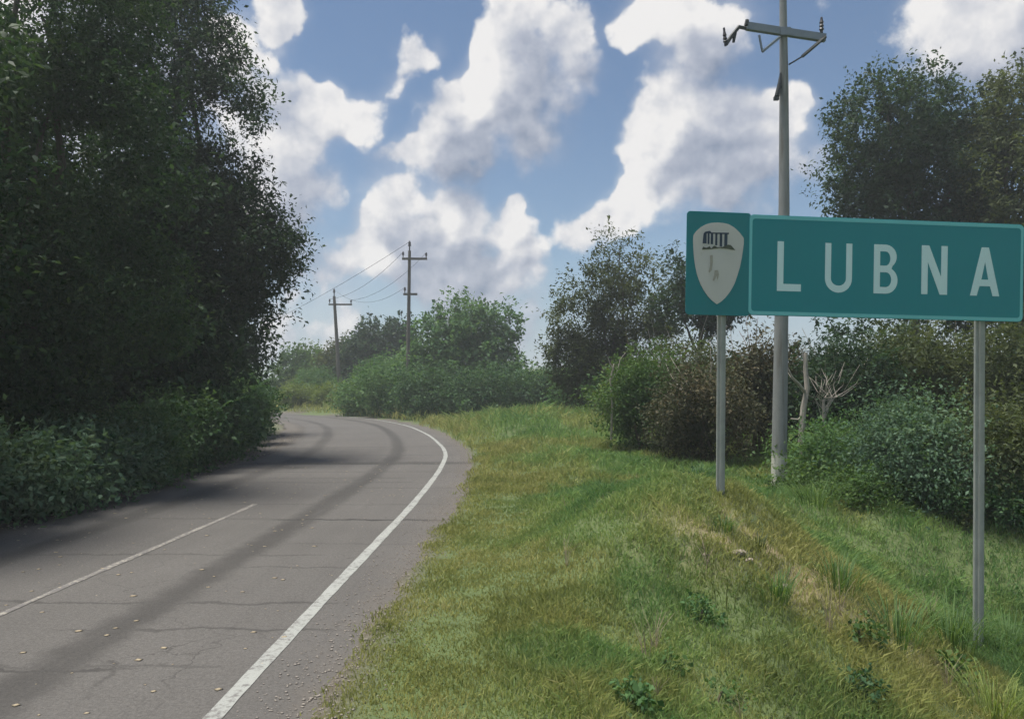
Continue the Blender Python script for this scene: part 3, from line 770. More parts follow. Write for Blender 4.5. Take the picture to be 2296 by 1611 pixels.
def frond_meshes(root, base, w, h, dep, lean, n, leaf, seed, mat):
    """long arching sprays with paired leaflets, each its own part"""
    rng = np.random.RandomState(seed + 900)
    for i in range(n):
        a = rng.rand() * 6.283; rise = h * (.75 + .55 * rng.rand()); out = w * (.35 + .40 * rng.rand())
        st = np.array([rng.uniform(-.18, .18) * w, rng.uniform(-.18, .18) * w * dep, h * .25 * rng.rand()])
        dv_ = np.array([math.cos(a), math.sin(a) * dep, 0])
        m = 34; t = np.linspace(0, 1, m)[:, None]
        C = st + dv_ * out * (t ** 1.4) + np.array([0, 0, 1.0]) * (rise - st[2]) * (1.55 * t - .75 * t ** 2.2)
        T = np.gradient(C, axis=0); T /= np.linalg.norm(T, axis=1)[:, None]
        S = np.cross(T, np.array([0, 0, 1.0])); S /= (np.linalg.norm(S, axis=1)[:, None] + 1e-6)
        k = (t[:, 0] > .22); P = np.concatenate([C[k], C[k]]); A = np.concatenate([S[k] + .7 * T[k], -S[k] + .7 * T[k]]); nn = len(P)
        A = A + rng.normal(size=A.shape) * .25 + np.array([0, 0, -.15]); N_ = np.tile(np.array([0, 0, 1.0]), (nn, 1)) + rng.normal(size=(nn, 3)) * .35
        l = leaf * (1.0 + .5 * rng.rand(nn)) * np.concatenate([np.sin(np.pi * np.clip(t[k, 0], .1, .93))] * 2) ** .5
        V, F, _ = leaf_quads(P, A, N_, l, l * .36, None)
        # the rib is a thin ribbon of its own
        wv = .004 * (1.2 - t); R_ = np.stack([C - S * wv, C + S * wv], 1).reshape(-1, 3); b0 = len(V); j = np.arange(m - 1) * 2 + b0
        F = np.concatenate([F, np.stack([j, j + 1, j + 3, j + 2], 1)]); V = np.concatenate([V, R_])
        tint = np.clip(.55 + .25 * rng.normal() + .08 * rng.normal(size=len(F)), 0, 1)
        link('frond', np_mesh('frond', V, F, M[mat], False, {'tint': ('FACE', tint)}), root)

def shrub(name, label, x, y, w, h, n, leaf, seed, mat='leaf_mid', group=None, dep=1.0, cat='shrub', z=None, lean=0.0, stems=3, stem_mat='leaf_wood', lobes=6, twigs=0, twig_mat='leaf_wood', fronds=0, **kw):
    z = zg1(x, y) if z is None else z
    base = Vector((x, y, z)); root = empty(name, base); tag(root, label, cat, group)
    rng = random.Random(seed); blobs = []
    for i in range(lobes):
        a = rng.uniform(0, 6.28); rr = rng.uniform(.05, .30)
        cx, cyy = math.cos(a) * rr * w, math.sin(a) * rr * w * dep
        cz = h * rng.uniform(.28, .72)
        blobs.append((base + Vector((cx + lean * cz, cyy, cz)), (w * rng.uniform(.24, .36), w * dep * rng.uniform(.24, .36), min(h * rng.uniform(.24, .36), cz * 1.05))))
    blobs.append((base + Vector((lean * h * .3, 0, h * .34)), (w * .40, w * .40 * dep, h * .36)))
    if fronds: frond_meshes(root, base, w, h, dep, lean, fronds, leaf * 1.15, seed, mat)
    for i in range(twigs):
        a = rng.uniform(0, 6.28); el = rng.uniform(.25, 1.3); dr = Vector((math.cos(a) * math.cos(el) * w * .55, math.sin(a) * math.cos(el) * w * .55 * dep, math.sin(el) * h * .62))
        st = base + Vector((lean * h * .4, 0, h * .38)) + dr * .2
        limb('twig', st, base + Vector((lean * h * .4, 0, h * .40)) + dr * rng.uniform(1.0, 1.25), .012, .004, seed + 50 + i, M[twig_mat], root, base, .18, 6, 4)
    for i in range(stems):
        b = blobs[rng.randrange(len(blobs))]
        limb('stem', base + Vector((rng.uniform(-.1, .1) * w, rng.uniform(-.1, .1) * w, -.1)), b[0] + Vector((0, 0, b[1][2] * .5)), .022 + .006 * h, .006, seed + i, M[stem_mat], root, base, .15, 6, 5)
    crown('foliage', blobs, n, leaf, seed, M[mat], root, base, **{**dict(per=18, gap=.25, shell=.35, spread=.24), **kw})
    return root

# --- left side trees
GL = 'large trees along the left of the road'
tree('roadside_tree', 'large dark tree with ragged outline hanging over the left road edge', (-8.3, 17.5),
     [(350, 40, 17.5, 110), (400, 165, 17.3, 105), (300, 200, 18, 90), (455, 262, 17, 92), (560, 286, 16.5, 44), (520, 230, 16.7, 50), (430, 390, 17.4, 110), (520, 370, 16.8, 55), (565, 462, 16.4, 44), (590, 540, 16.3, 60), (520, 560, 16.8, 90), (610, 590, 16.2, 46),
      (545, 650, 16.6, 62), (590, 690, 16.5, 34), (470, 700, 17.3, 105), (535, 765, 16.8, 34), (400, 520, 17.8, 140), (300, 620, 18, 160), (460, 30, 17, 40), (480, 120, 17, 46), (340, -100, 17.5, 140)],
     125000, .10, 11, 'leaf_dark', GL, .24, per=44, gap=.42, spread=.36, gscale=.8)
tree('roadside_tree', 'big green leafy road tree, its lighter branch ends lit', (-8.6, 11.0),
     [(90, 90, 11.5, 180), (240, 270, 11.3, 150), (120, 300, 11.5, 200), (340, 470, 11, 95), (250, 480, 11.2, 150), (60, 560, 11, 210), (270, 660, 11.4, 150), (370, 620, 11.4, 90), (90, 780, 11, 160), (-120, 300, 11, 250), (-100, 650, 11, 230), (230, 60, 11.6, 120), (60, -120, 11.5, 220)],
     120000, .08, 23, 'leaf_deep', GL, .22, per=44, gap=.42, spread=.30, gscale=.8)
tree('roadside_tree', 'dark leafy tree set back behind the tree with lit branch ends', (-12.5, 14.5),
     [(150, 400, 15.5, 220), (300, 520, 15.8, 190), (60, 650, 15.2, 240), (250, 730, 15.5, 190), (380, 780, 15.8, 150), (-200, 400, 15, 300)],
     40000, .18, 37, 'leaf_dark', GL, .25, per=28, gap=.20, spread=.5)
tree('roadside_tree', 'farther roadside tree showing under the overhanging crown by the bend', (-12.5, 25),
     [(440, 560, 25, 120), (380, 700, 25, 130), (500, 720, 25, 85), (470, 800, 25, 90), (540, 800, 25, 55), (330, 800, 25, 130)],
     30000, .19, 41, 'leaf_dark', GL, .2, per=24, gap=.2, spread=.5)

tree('roadside_tree', 'mostly unseen leafy tree added to shade the low blue-green weeds before the road tree with lit branch ends', (-9.6, 6.6),
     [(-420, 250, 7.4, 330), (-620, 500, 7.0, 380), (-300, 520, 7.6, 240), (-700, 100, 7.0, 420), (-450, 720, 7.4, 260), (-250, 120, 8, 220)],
     36000, .11, 29, 'leaf_dark', GL, .22, per=30, gap=.15, spread=.36)  # mostly out of view, added to keep sun off the nearest weeds

# --- left undergrowth: individual shrubs hugging the road edge
rng = random.Random(5)
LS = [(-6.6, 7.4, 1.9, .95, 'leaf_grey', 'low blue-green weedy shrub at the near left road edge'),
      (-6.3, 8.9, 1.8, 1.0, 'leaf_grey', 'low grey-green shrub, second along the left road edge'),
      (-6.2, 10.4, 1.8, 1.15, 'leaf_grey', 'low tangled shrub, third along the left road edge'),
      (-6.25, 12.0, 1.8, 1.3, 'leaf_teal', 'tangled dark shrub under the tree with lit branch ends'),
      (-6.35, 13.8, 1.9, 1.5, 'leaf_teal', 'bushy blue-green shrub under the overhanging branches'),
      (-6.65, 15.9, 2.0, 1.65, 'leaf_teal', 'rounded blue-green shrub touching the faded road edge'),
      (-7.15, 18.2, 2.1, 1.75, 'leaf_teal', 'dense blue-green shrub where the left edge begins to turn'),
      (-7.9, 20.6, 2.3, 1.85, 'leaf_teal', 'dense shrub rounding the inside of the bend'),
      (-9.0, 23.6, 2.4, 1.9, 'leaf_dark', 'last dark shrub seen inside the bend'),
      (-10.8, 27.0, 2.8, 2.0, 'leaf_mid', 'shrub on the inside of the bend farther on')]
for i, (x, y, w, h, m, lab) in enumerate(LS):
    shrub('roadside_shrub', lab, x, y, w, h, 14000, .068 + .002 * y, 100 + i, m, 'undergrowth along the left road edge', dep=1.1, spread=.28, fronds=8)
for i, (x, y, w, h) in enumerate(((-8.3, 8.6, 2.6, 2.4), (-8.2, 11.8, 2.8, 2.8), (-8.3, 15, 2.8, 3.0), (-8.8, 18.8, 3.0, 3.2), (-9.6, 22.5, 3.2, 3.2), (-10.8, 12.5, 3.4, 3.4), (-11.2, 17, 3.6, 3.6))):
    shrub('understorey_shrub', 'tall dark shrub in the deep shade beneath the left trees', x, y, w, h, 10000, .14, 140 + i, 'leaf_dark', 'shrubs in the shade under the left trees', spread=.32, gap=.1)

# --- right side
tree('broadleaf_tree', 'large dense dark tree rising behind the A end of the sign', (12.2, 22.5),
     [(1985, 296, 22, 118), (2085, 261, 22.5, 85), (1930, 396, 22, 80), (2050, 406, 22.5, 130), (2150, 356, 23, 110), (1940, 476, 22.3, 75), (2110, 496, 22.5, 120), (2200, 456, 22.5, 110), (2010, 586, 23, 110), (2180, 626, 23, 130)],
     85000, .12, 51, 'leaf_dark', 'big trees behind the sign', .22, per=36, gap=.18, spread=.34, slim=.55)
tree('broadleaf_tree', 'tall olive-leaved tree overtopping the large dense dark tree beside it', (14.5, 21.5),
     [(2270, 268, 21.5, 95), (2340, 248, 21.5, 120), (2260, 398, 21, 110), (2350, 468, 21, 150), (2270, 578, 21, 110), (2400, 638, 21, 160)],
     40000, .14, 53, 'leaf_olive', 'big trees behind the sign', .2, per=26, gap=.25, spread=.36)
tree('open_tree', 'airy mid-sized tree with open crown left of the sign', (4.1, 28),
     [(1385, 582, 28, 62), (1330, 652, 28, 62), (1445, 642, 28.5, 66), (1400, 702, 28, 75), (1290, 712, 28, 50), (1470, 722, 28, 50), (1340, 762, 28, 66), (1275, 797, 28, 52), (1320, 832, 28, 62), (1430, 780, 28.5, 75), (1390, 830, 28.5, 75), (1290, 815, 28, 55), (1340, 850, 28, 60)],
     40000, .13, 61, 'leaf_olive', None, .15, per=30, gap=.44, spread=.36, gscale=1.5)
tree('small_tree', 'dark small tree showing just beside the shield end of the sign', (6.4, 26),
     [(1540, 620, 26, 55), (1520, 690, 26, 50), (1580, 680, 26, 60), (1640, 640, 26, 70), (1600, 580, 26, 50)],
     16000, .15, 63, 'leaf_dark', None, .13, per=22, gap=.25, spread=.34)

def pshrub(name, label, px, pyb, d, w_px, h_px, n, leaf, seed, mat, **kw):
    b = at(px, pyb, d); x, y = b.x, b.y
    z = zg1(x, y); top = at(px, pyb - h_px, d).z
    return shrub(name, label, x, y, w_px / FPX * d, max(top - z, .3), n, leaf, seed, mat, **kw)
GR = 'thicket behind the sign posts'
pshrub('thicket_shrub', 'blue-green bush at the open end of the thicket left of the sign', 1455, 1000, 16.5, 200, 240, 20000, .075, 201, 'leaf_mid', group=GR, gap=.38, twigs=5, fronds=8)
pshrub('dry_bush', 'brown dry bush directly behind the left sign post', 1590, 1040, 14.2, 230, 270, 20000, .065, 202, 'leaf_dry', group=GR, gap=.34, twigs=9, twig_mat='bark_pale')
pshrub('dry_bush', 'half-dead olive bush with bare tips above the brown bush', 1540, 1000, 16.8, 260, 265, 9000, .085, 203, 'leaf_olive', group=GR, gap=.5, twigs=12, twig_mat='bark_pale')
pshrub('dry_bush', 'rusty brown bush beside the concrete utility pole', 1700, 1040, 15.0, 170, 300, 10000, .085, 204, 'leaf_dry', group=GR, gap=.42, twigs=9, twig_mat='bark_red')
pshrub('thicket_shrub', 'dark tall shrub between the utility pole and right sign post', 1890, 1080, 14.0, 260, 330, 18000, .085, 205, 'leaf_dark', group=GR, gap=.32, fronds=8, twigs=7, twig_mat='bark_pale')
pshrub('thicket_shrub', 'tall dark shrub behind the right sign post', 2090, 1080, 14.2, 290, 360, 18000, .085, 206, 'leaf_olive', group=GR, gap=.3, twigs=7, fronds=10)
pshrub('thicket_shrub', 'tall olive shrub closing the thicket past the right post', 2280, 1080, 13.5, 280, 370, 16000, .085, 207, 'leaf_olive', group=GR, gap=.15)
pshrub('thicket_shrub', 'low green shrub at the foot of the dark thicket', 1860, 1140, 11.8, 220, 190, 17000, .06, 208, 'leaf_bright', group=GR, gap=.35, twigs=4, spread=.34, droop=.5, fronds=12)
pshrub('arching_shrub', 'bright blue-green shrub with arching sprays beside the right post', 2075, 1180, 10.4, 250, 250, 26000, .058, 209, 'leaf_grey', group=GR, gap=.5, droop=.6, spread=.40, per=34, twigs=5, fronds=26)
pshrub('arching_shrub', 'olive arching shrub to the right of the right sign post', 2290, 1190, 9.8, 170, 280, 18000, .058, 210, 'leaf_olive', group=GR, gap=.5, droop=.6, spread=.40, per=34, twigs=5, fronds=18)
pshrub('thicket_shrub', 'back row shrub filling the thicket under the big tree', 1990, 1000, 18.5, 420, 300, 13000, .13, 211, 'leaf_dark', group=GR, gap=.05)
pshrub('thicket_shrub', 'back row shrub behind the brown bushes', 1690, 985, 19, 330, 215, 9000, .13, 212, 'leaf_dark', group=GR, gap=.2)
pshrub('thicket_shrub', 'dark back shrub standing behind the tall olive shrub', 2320, 1000, 18, 420, 330, 11000, .13, 213, 'leaf_dark', group=GR, gap=.05)
for i, (px, pyb, dd, w, h, m, lab) in enumerate((
    (2010, 1170, 10.2, 130, 80, 'leaf_mid', 'low green weedy shrub in front of the arching shrub'), (2130, 1180, 9.8, 130, 70, 'leaf_teal', 'low blue-green weedy shrub just left of the right post'),
    (2250, 1200, 9.5, 130, 80, 'leaf_teal', 'low pale-flecked shrub just right of the right post'), (1920, 1170, 10.0, 150, 100, 'leaf_mid', 'low green weedy shrub between pole creeper and arching shrub'))):
    pshrub('low_shrub', lab, px, pyb, dd, w, h, 8000, .05, 240 + i, m, group='low growth at the edge of the thicket', gap=.25, spread=.22, stems=2, fronds=10)
pshrub('creeper_plant', 'small leafy creeper at the foot of the concrete pole', 1782, 1140, 10.6, 70, 90, 1500, .07, 214, 'leaf_mid', stems=2, cat='plant')

# pale dead wood
def dead_wood(name, label, chains, mat, base, cat='dead tree'):
    base = Vector(base); base.z = zg1(base.x, base.y)
    root = empty(name, base); tag(root, label, cat)
    for i, (pts, r0, r1, part) in enumerate(chains):
        P = [Vector(p) - base for p in pts]; n = len(P)
        MB().tube(P, [r0 + (r1 - r0) * k / (n - 1) for k in range(n)], 7).build(part, M[mat], root, True)
d = 12.4
dead_wood('dead_tree', 'bleached dead trunk standing just right of the concrete pole',
          [([at(1800, 1060, d), at(1796, 980, d), at(1800, 915, d), at(1809, 870, d), at(1805, 825, d), at(1806, 790, d)], .062, .030, 'trunk'),
           ([at(1806, 880, d), at(1790, 860, d - .1), at(1775, 845, d - .2), at(1764, 822, d - .2)], .026, .012, 'branch'),
           ([at(1800, 930, d), at(1788, 940, d), at(1772, 938, d)], .02, .010, 'branch'), ([at(1806, 830, d), at(1800, 800, d), at(1796, 785, d)], .022, .008, 'branch')], 'bark_pale', at(1799, 1080, d))
rr = random.Random(77); ch = []
for i in range(22):
    x0 = 1848 + rr.uniform(-26, 30); a = rr.uniform(-.8, .9); L = rr.uniform(50, 120); p = [at(1846 + rr.uniform(-3, 3), rr.uniform(890, 960), d + .2), at(x0, 890, d + .2)]
    for k in (1, 2, 3): p.append(at(x0 + math.sin(a) * L * k / 3 + rr.uniform(-6, 6), 905 - math.cos(a) * L * k / 3 + rr.uniform(-5, 5), d + .2 + rr.uniform(-.2, .2) * k))
    ch.append((p, .006, .002, 'twig'))
ch.append(([at(1850, 1080, d + .2), at(1846, 980, d + .2), at(1845, 895, d + .2)], .03, .02, 'stem'))
dead_wood('dead_shrub', 'pale leafless shrub of thin grey twigs right of the bleached trunk', ch, 'bark_pale', at(1850, 1085, d + .2), 'dead shrub')
d = 9.9
dead_wood('fallen_branch', 'reddish dead forked branch lying in the shrubs by the right post',
          [([at(2118, 1045, d), at(2140, 1085, d), at(2160, 1125, d), at(2170, 1150, d)], .014, .022, 'branch'), ([at(2225, 1060, d - .1), at(2195, 1085, d - .1), at(2170, 1110, d), at(2150, 1130, d)], .014, .020, 'branch'),
           ([at(2170, 1120, d), at(2180, 1090, d), at(2178, 1060, d)], .012, .006, 'branch')], 'bark_red', at(2165, 1170, d), 'branch')
d = 16.2
dead_wood('dead_tree', 'thin pale dead stem at the left end of the thicket',
          [([at(1370, 985, d), at(1372, 900, d), at(1368, 850, d), at(1376, 815, d)], .026, .016, 'trunk'), ([at(1370, 850, d), at(1384, 830, d), at(1390, 805, d), at(1402, 790, d)], .014, .006, 'branch'),
           ([at(1376, 830, d), at(1366, 812, d), at(1362, 800, d)], .016, .008, 'branch')], 'bark_pale', at(1370, 1000, d))

# --- far bend
GF = 'trees beyond the bend'
tree('round_tree', 'rounded bright green tree beyond the bend between far pole and sky gap', (-3.0, 45),
     [(1040, 735, 45, 62), (990, 775, 45, 60), (1085, 760, 45, 62), (950, 820, 45, 52), (1120, 830, 45, 55), (1040, 810, 45, 85), (1130, 725, 45.5, 32), (1090, 870, 45, 70), (980, 870, 45, 70)],
     34000, .24, 71, 'leaf_bright', GF, .2, per=22, gap=.16, spread=.5, slim=.6)
tree('round_tree', 'dark tree between the two far poles', (-9.6, 58),
     [(845, 770, 58, 46), (890, 760, 58, 42), (805, 800, 58, 40), (860, 830, 58, 60), (905, 800, 58, 40)], 18000, .28, 72, 'leaf_dark', GF, .2, per=22, gap=.1, spread=.55, slim=.6)
tree('round_tree', 'low dark tree left of the thin far pole', (-16.6, 62),
     [(680, 815, 62, 38), (650, 845, 62, 38), (715, 835, 62, 42), (690, 870, 62, 50)], 14000, .28, 73, 'leaf_mid', GF, .2, per=22, gap=.1, spread=.55, slim=.6)
tree('round_tree', 'small airy tree right behind the thin far pole', (-13.2, 60),
     [(755, 805, 60, 26), (780, 790, 60, 26), (735, 815, 60, 22)], 5000, .26, 74, 'leaf_olive', GF, .12, per=20, gap=.3, spread=.5)
GB = 'bushes along the outer side of the bend'
for i, (px, pyb, d, w, h, m, lab) in enumerate((
    (815, 930, 43, 110, 110, 'leaf_bright', 'light green bush just right of the thin far pole'), (885, 936, 40.5, 130, 125, 'leaf_bright', 'soft green bush below the taller far pole'),
    (965, 944, 37.5, 140, 120, 'leaf_teal', 'soft blue-green bush at the foot of the rounded tree'), (1060, 945, 37, 150, 125, 'leaf_teal', 'darker blue-green bush beside the dirt pull-off'),
    (1150, 935, 38, 140, 110, 'leaf_teal', 'dusky bush under the gap of open sky'), (1235, 930, 37, 130, 105, 'leaf_teal', 'low dusky bush left of the airy tree'),
    (1310, 935, 33, 130, 100, 'leaf_bright', 'low green bush in front of the airy tree'), (1385, 950, 27, 120, 105, 'leaf_bright', 'green bush running into the thicket'),
    (870, 880, 47, 130, 80, 'leaf_bright', 'green bush behind the foot of the taller far pole'), (720, 880, 55, 120, 55, 'leaf_bright', 'low green bush above the sunlit bank'), (1440, 930, 25, 120, 100, 'leaf_olive', 'olive bush behind the open end of the thicket'))):
    pshrub('bend_bush', lab, px, pyb, d, w, h, 10000, .15, 300 + i, m, group=GB, per=18, spread=.50, gap=.20, lobes=8, dep=.9, slim=.55)
for i, (px, pyb, d, w, h) in enumerate(((650, 912, 52, 60, 36), (690, 910, 52.5, 70, 40), (735, 912, 51, 70, 42), (785, 918, 49, 70, 46), (665, 895, 56, 80, 36), (720, 895, 56, 80, 40))):
    pshrub('bank_plant', 'sunlit yellow-green weedy plant on the outer bank of the bend', px, pyb, d, w, h, 5000, .17, 330 + i, 'leaf_yellow', group='weeds on the sunlit bank', per=16, spread=.4, gap=.1, stems=2, cat='plant')

# distant wood that reads as one mass
def far_wood():
    rng = np.random.RandomState(3); P = []
    for i in range(150):
        a = R(-75 + 150 * i / 149 + rng.uniform(-.5, .5)); dist = 150 + rng.rand() * 60
        P.append((Vector((math.sin(a) * dist, math.cos(a) * dist, 1.5 + rng.rand() * 1.5)), (6 + 4 * rng.rand(), 6, 3.0 + 1.8 * rng.rand())))
    o = crown('far_wood', P, 60000, .8, 9, M['leaf_mid'], None, (0, 0, 0), per=16, gap=.05, spread=1.4, slim=.7)
    tag(o, 'distant low wood closing the view along the horizon', 'wood', kind='stuff')
far_wood()

# ------------------------------------------------------------------ grass
def make_grass():
    rng = np.random.RandomState(21); X = []; Y = []
    for (y0, y1, dens) in ((2.6, 5.0, 7000), (5.0, 8.5, 4800), (8.5, 13, 2100), (13, 20, 700), (20, 32, 200), (32, 62, 30)):
        x1 = 1.0 + y1 * .75; xl = -1.3 if y1 < 20 else -3.5 - (y1 - 20) * 1.0
        n = int((x1 - xl) * (y1 - y0) * dens); X.append(rng.uniform(xl, x1, n)); Y.append(rng.uniform(y0, y1, n))
    X = np.concatenate(X); Y = np.concatenate(Y); o = offset(X, Y)
    edge = .17 + .026 * np.minimum(Y, 12) + (fbm(X * 1.3, Y * 1.3, 2) - .5) * .5
    p = ss(o, edge, edge + .5)
    q = np.exp(-((X - 2.35) / .95) ** 2 - ((Y - 6.25) / .6) ** 2) * (.15 + .75 * ss(fbm(X * 4.2, Y * 4.2, 41, 3), .44, .60))
    p = p * (1 - .9 * np.clip(q, 0, 1))
    cl = fbm(X * 5, Y * 5, 6, 2); p = p * (.55 + .7 * ss(cl, .3, .65))
    k = rng.rand(len(X)) < p; X, Y, o = X[k], Y[k], o[k]; n = len(X)
    zz = zg(X, Y)
    tall = fbm(X * .8, Y * .8, 4, 2)
    hgt = .78 * (.055 + .05 * ss(o, 1, 2.4) + .075 * ss(X, 1.5, 4.0) * ss(tall, .3, .7) + .07 * ss(tall, .55, .75) * ss(o, 1.2, 2.4) + .10 * ss(Y, 9, 16) + .22 * ss(Y, 19, 27))
    cl2 = fbm(X * 3.2, Y * 3.2, 8, 2); hgt = hgt * (.30 + 1.35 * cl2) * (.6 + .7 * rng.rand(n))
    wid = (.0030 + .0010 * Y) * (.7 + .6 * rng.rand(n))
    hgt = hgt * (1 + .015 * Y)
    dry = 1.0 * (1 - ss(o, .8, 2.3)) * (.35 + 1.1 * fbm(X * 1.4, Y * 1.4, 12, 2)) + .70 * ss(fbm(X * .9 + 3, Y * .9, 15, 3), .47, .64) + 1.5 * np.exp(-((X - 2.45) / 1.3) ** 2 - ((Y - 6.3) / .95) ** 2) * (.4 + 1.2 * fbm(X * 2.4, Y * 2.4, 31, 2)) + .25 * (rng.rand(n) < .12) + .8 * ss(Y, 34, 40) * (1 - ss(o, 1.6, 4.5))
    dry = np.clip(dry + rng.normal(size=n) * .12, 0, 1)
    tint = np.clip(.45 + .9 * (fbm(X * 1.7, Y * 1.7, 20, 3) - .5) + .16 * rng.normal(size=n), 0, 1)
    a = rng.rand(n) * 6.283; lean = .15 + .65 * rng.rand(n)
    dx, dy = np.cos(a), np.sin(a); sx, sy = -dy, dx
    # blades turn their flat side at random
    b = rng.rand(n) * 6.283; sx, sy = np.cos(b), np.sin(b)
    def P(w, h, l): return np.stack([X + dx * hgt * l + sx * wid * w, Y + dy * hgt * l + sy * wid * w, zz - .012 + hgt * h], 1)
    V = np.stack([P(0, 0, 0 * lean), P(.5, .55, lean * .32), P(0, .95 - .25 * lean, lean), P(-.5, .50, lean * .30)], 1).reshape(-1, 3)
    F = np.arange(n * 4).reshape(-1, 4)
    me = np_mesh('grass', V, F, M['grass'], False, {'tint': ('FACE', tint), 'dry': ('FACE', dry)})
    tag(link('grass', me), 'short uneven green and straw-coloured grass on the right verge', 'grass', kind='stuff')
    return n
ng = make_grass()

# taller weeds one can pick out
def weed(label, px, py, d, h, n, seed, mat, spread=.5, group=None, lw=.007):
    b = at(px, py, d); x, y = b.x, b.y; base = Vector((x, y, zg1(x, y)))
    root = empty('weed_clump', base); tag(root, label, 'weed', group)
    rng = np.random.RandomState(seed)
    V = []; F = []; T = []
    for i in range(n):
        a = rng.rand() * 6.28; l = h * (.5 + .6 * rng.rand()); out = spread * l * rng.rand()
        r0 = rng.rand() ** .7 * (.06 + .5 * h); w = lw * (.6 + .7 * rng.rand())
        dirv = np.array([math.cos(a), math.sin(a), 0]); s = np.array([-dirv[1], dirv[0], 0])
        c = [dirv * r0 + np.array([0, 0, -.02]), dirv * (r0 + out * .3) + np.array([0, 0, l * .5]), dirv * (r0 + out * .75) + np.array([0, 0, l * .85]), dirv * (r0 + out * 1.25) + np.array([0, 0, l * (1.0 - .3 * rng.rand())])]
        ws = [w * .5, w, w * .8, 0.001]; o = len(V)
        for q, ww in zip(c, ws): V += [q - s * ww / 2, q + s * ww / 2]
        for k in range(3): F.append((o + 2 * k, o + 2 * k + 1, o + 2 * k + 3, o + 2 * k + 2)); T.append(np.clip(.5 + .2 * rng.normal(), 0, 1))
    link('blades', np_mesh('blades', np.array(V), np.array(F), M[mat], True, {'tint': ('FACE', np.array(T))}), root)
    return root
W = [('tall grassy weed clump at the foot of the right sign post', 2130, 1500, 6.6, .42, 150, 'leaf_mid'), ('pale-tipped weed clump in the dip before the right post', 2010, 1560, 5.9, .36, 130, 'leaf_mid'),
     ('dark weed clump beyond the right post foot', 2260, 1420, 7.2, .45, 150, 'leaf_mid'), ('straw-tipped weed clump in the dip beyond the right post', 2230, 1600, 5.4, .34, 130, 'leaf_yellow'),
     ('single tall thin weed below the bare stony patch', 1625, 1400, 5.4, .26, 10, 'leaf_olive'), ('dark tuft above the bare stony patch', 1620, 1245, 6.35, .15, 70, 'leaf_mid'),
     ('small dark tuft right of the stones', 1700, 1250, 6.2, .13, 50, 'leaf_olive'), ('dark green tuft on the verge left of the mound', 1385, 1165, 9.0, .20, 90, 'leaf_teal'),
     ('green tuft beside the left sign post foot', 1560, 1150, 7.6, .18, 70, 'leaf_teal'), ('leafy weed clump beside the creeper', 1830, 1180, 9.6, .40, 120, 'leaf_mid'),
     ('broad weed clump in the dip left of the right post', 1880, 1480, 6.2, .30, 120, 'leaf_mid'), ('low weed tuft under the dry yellow patch', 1740, 1480, 5.6, .22, 90, 'leaf_mid')]
for i, (lab, px, py, d, h, n, m) in enumerate(W): weed(lab, px, py, d, h, int(n * 1.1), 400 + i, m, 1.3)

rw = random.Random(91)
for i in range(30):
    y = rw.uniform(3.6, 9.5); x = rw.uniform(.4, y * .66); x = max(x, .2)
    k = rw.random(); h = rw.uniform(.07, .17) * (1.3 if x > 2.2 else 1)
    if k < .6:
        shrub('leafy_weed', 'low broad-leaved weed growing among the verge grass', x, y, rw.uniform(.16, .34), h, rw.randint(160, 420), rw.uniform(.028, .045), 500 + i, rw.choice(['leaf_mid', 'leaf_bright', 'leaf_teal', 'leaf_olive']), 'broad-leaved weeds in the grass', cat='weed', stems=1, per=9, spread=.06, gap=.1, slim=.6, lobes=3)
    else:
        b = Vector((x, y, zg1(x, y))); root = empty('dry_stalk_tuft', b); tag(root, 'thin tuft of pale dry stalks standing in the verge grass', 'weed', 'dry stalk tufts in the grass')
        m = MB()
        for j in range(rw.randint(6, 13)):
            a = rw.uniform(0, 6.28); l = h * rw.uniform(.8, 1.9); o_ = rw.uniform(.1, .6) * l
            m.tube([Vector((rw.uniform(-.02, .02), rw.uniform(-.02, .02), -.02)), Vector((math.cos(a) * o_ * .4, math.sin(a) * o_ * .4, l * .6)), Vector((math.cos(a) * o_, math.sin(a) * o_, l))], [.0022, .0018, .001], 4)
        m.build('stalks', M['litter'], root)

# ------------------------------------------------------------------ stones, gravel, litter
def stone_mesh(seed, s):
    rng = random.Random(seed); bm = bmesh.new(); bmesh.ops.create_icosphere(bm, subdivisions=2, radius=1)
    for v in bm.verts: v.co *= rng.uniform(.82, 1.12)
    for v in bm.verts: v.co = Vector((v.co.x * s * rng.uniform(.95, 1.05), v.co.y * s * .8, v.co.z * s * .5))
    me = bpy.data.meshes.new('stone'); bm.to_mesh(me); bm.free(); me.materials.append(M['rock']); return me
for i, (px, py, d, s, lab) in enumerate(((1655, 1258, 6.0, .06, 'pale flat stone in the bare patch beside the dark tufts'), (1585, 1275, 5.9, .045, 'small pale stone at the edge of the bare patch nearer the road'),
                                         (1680, 1275, 5.95, .04, 'small brown stone in the bare patch'), (1755, 1300, 5.85, .05, 'dull stone at the sign end of the bare patch'))):
    b = at(px, py, d); o = link('stone', stone_mesh(i, s), None, (b.x, b.y, zg1(b.x, b.y) + s * .25)); tag(o, lab, 'stone', 'stones in the bare patch')

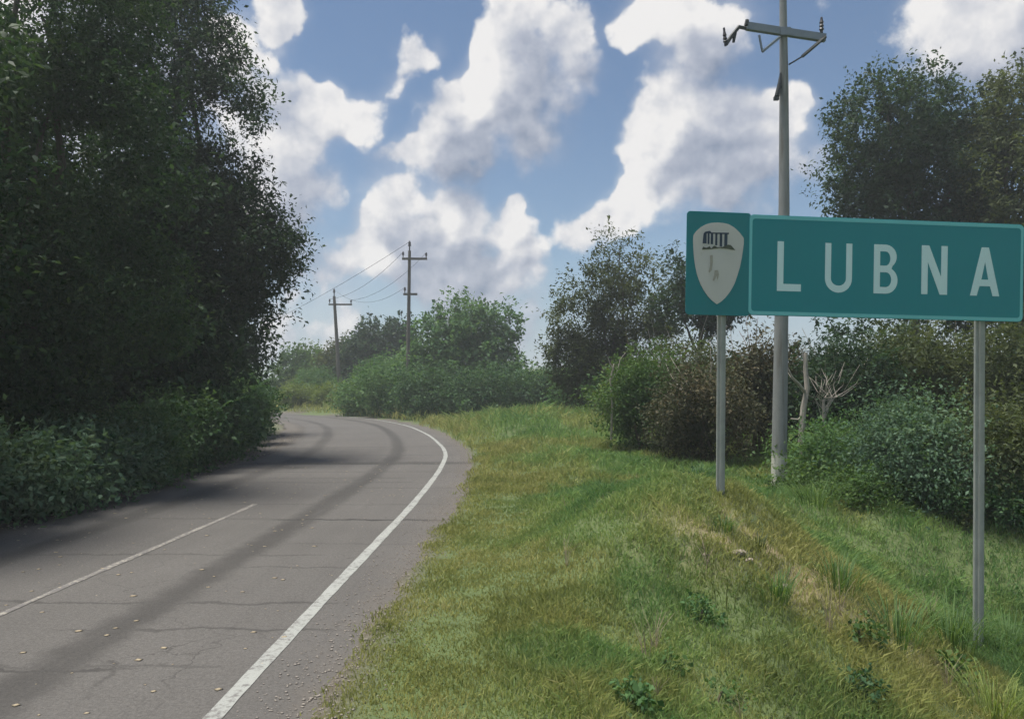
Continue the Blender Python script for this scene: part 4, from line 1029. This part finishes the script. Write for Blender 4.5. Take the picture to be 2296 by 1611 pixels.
def scatter(name, label, cat, n, sampler, size, mat, seed, flat=.55):
    rng = np.random.RandomState(seed); X, Y, Z = sampler(rng, n); n = len(X)
    base = np.array([(1, 0, 0), (-1, 0, 0), (0, 1, 0), (0, -1, 0), (0, 0, 1), (0, 0, -1)], float)
    f = np.array([(0, 2, 4), (2, 1, 4), (1, 3, 4), (3, 0, 4), (2, 0, 5), (1, 2, 5), (3, 1, 5), (0, 3, 5)])
    s = size * (.4 + 1.2 * rng.rand(n) ** 2)
    B = base[None] * (1 + .5 * (rng.rand(n, 6, 1) - .5)); a = rng.rand(n) * 6.28
    c, sn = np.cos(a)[:, None], np.sin(a)[:, None]
    V = np.stack([(B[..., 0] * c - B[..., 1] * sn), (B[..., 0] * sn + B[..., 1] * c) * .75, B[..., 2] * flat], -1) * s[:, None, None]
    V += np.stack([X, Y, Z + s * flat * .5], 1)[:, None, :]
    F = (f[None] + 6 * np.arange(n)[:, None, None]).reshape(-1, 3)
    tag(link(name, np_mesh(name, V.reshape(-1, 3), F, mat)), label, cat, kind='stuff')
def s_edge(rng, n):
    Y = 2.8 + 20 * rng.rand(n) ** 1.7; xl = np.interp(Y, PATH[:, 1], PATH[:, 0]); o = .30 + .026 * np.minimum(Y, 12) + .19 * rng.normal(size=n); k = (o > .09) & (o < 1.3); Y, o = Y[k], o[k]
    X = xl[k] + o; return X, Y, np.maximum(0.0, zg(X, Y))
scatter('gravel', 'loose gravel along the crumbling right road edge', 'gravel', 7000, s_edge, .0075, M['gravel'], 5)
def s_left(rng, n):
    Y = 5 + 20 * rng.rand(n); xl = np.interp(Y, PATH[:, 1], PATH[:, 0]); o = -4.65 + .22 * rng.normal(size=n); X = xl + o; return X, Y, 0 * X + .001
scatter('gravel', 'loose gravel and grit along the left road edge', 'gravel', 1800, s_left, .016, M['gravel'], 8)
def s_road(rng, n):
    Y = 2.8 + 14 * rng.rand(n); xl = np.interp(Y, PATH[:, 1], PATH[:, 0]); X = xl - 4.6 * rng.rand(n) + .1; return X, Y, 0 * X + .001
scatter('leaf_litter', 'dry pale leaf litter and crumbs scattered over the road', 'litter', 420, s_road, .020, M['litter'], 6, .12)

# ------------------------------------------------------------------ air
def make_haze():
    m = bpy.data.materials.new('haze_air'); m.use_nodes = True; nt = m.node_tree; nt.nodes.clear()
    v = nt.nodes.new('ShaderNodeVolumePrincipled'); v.inputs['Density'].default_value = HAZE; v.inputs['Color'].default_value = (.88, .94, .97, 1); v.inputs['Anisotropy'].default_value = .2
    o = nt.nodes.new('ShaderNodeOutputMaterial'); nt.links.new(v.outputs[0], o.inputs['Volume'])
    x, y0, y1, z0, z1 = 3020, -420, 4020, -3.0, 17.0
    V = [(a * x, b, c) for a in (-1, 1) for b in (y0, y1) for c in (z0, z1)]
    me = bpy.data.meshes.new('haze'); me.from_pydata(V, [], [(0, 1, 3, 2), (4, 6, 7, 5), (0, 4, 5, 1), (2, 3, 7, 6), (0, 2, 6, 4), (1, 5, 7, 3)]); me.materials.append(m)
    tag(link('haze', me), 'thin pale haze hanging in the humid air', 'haze', kind='stuff')
HAZE = 0.0020
make_haze()
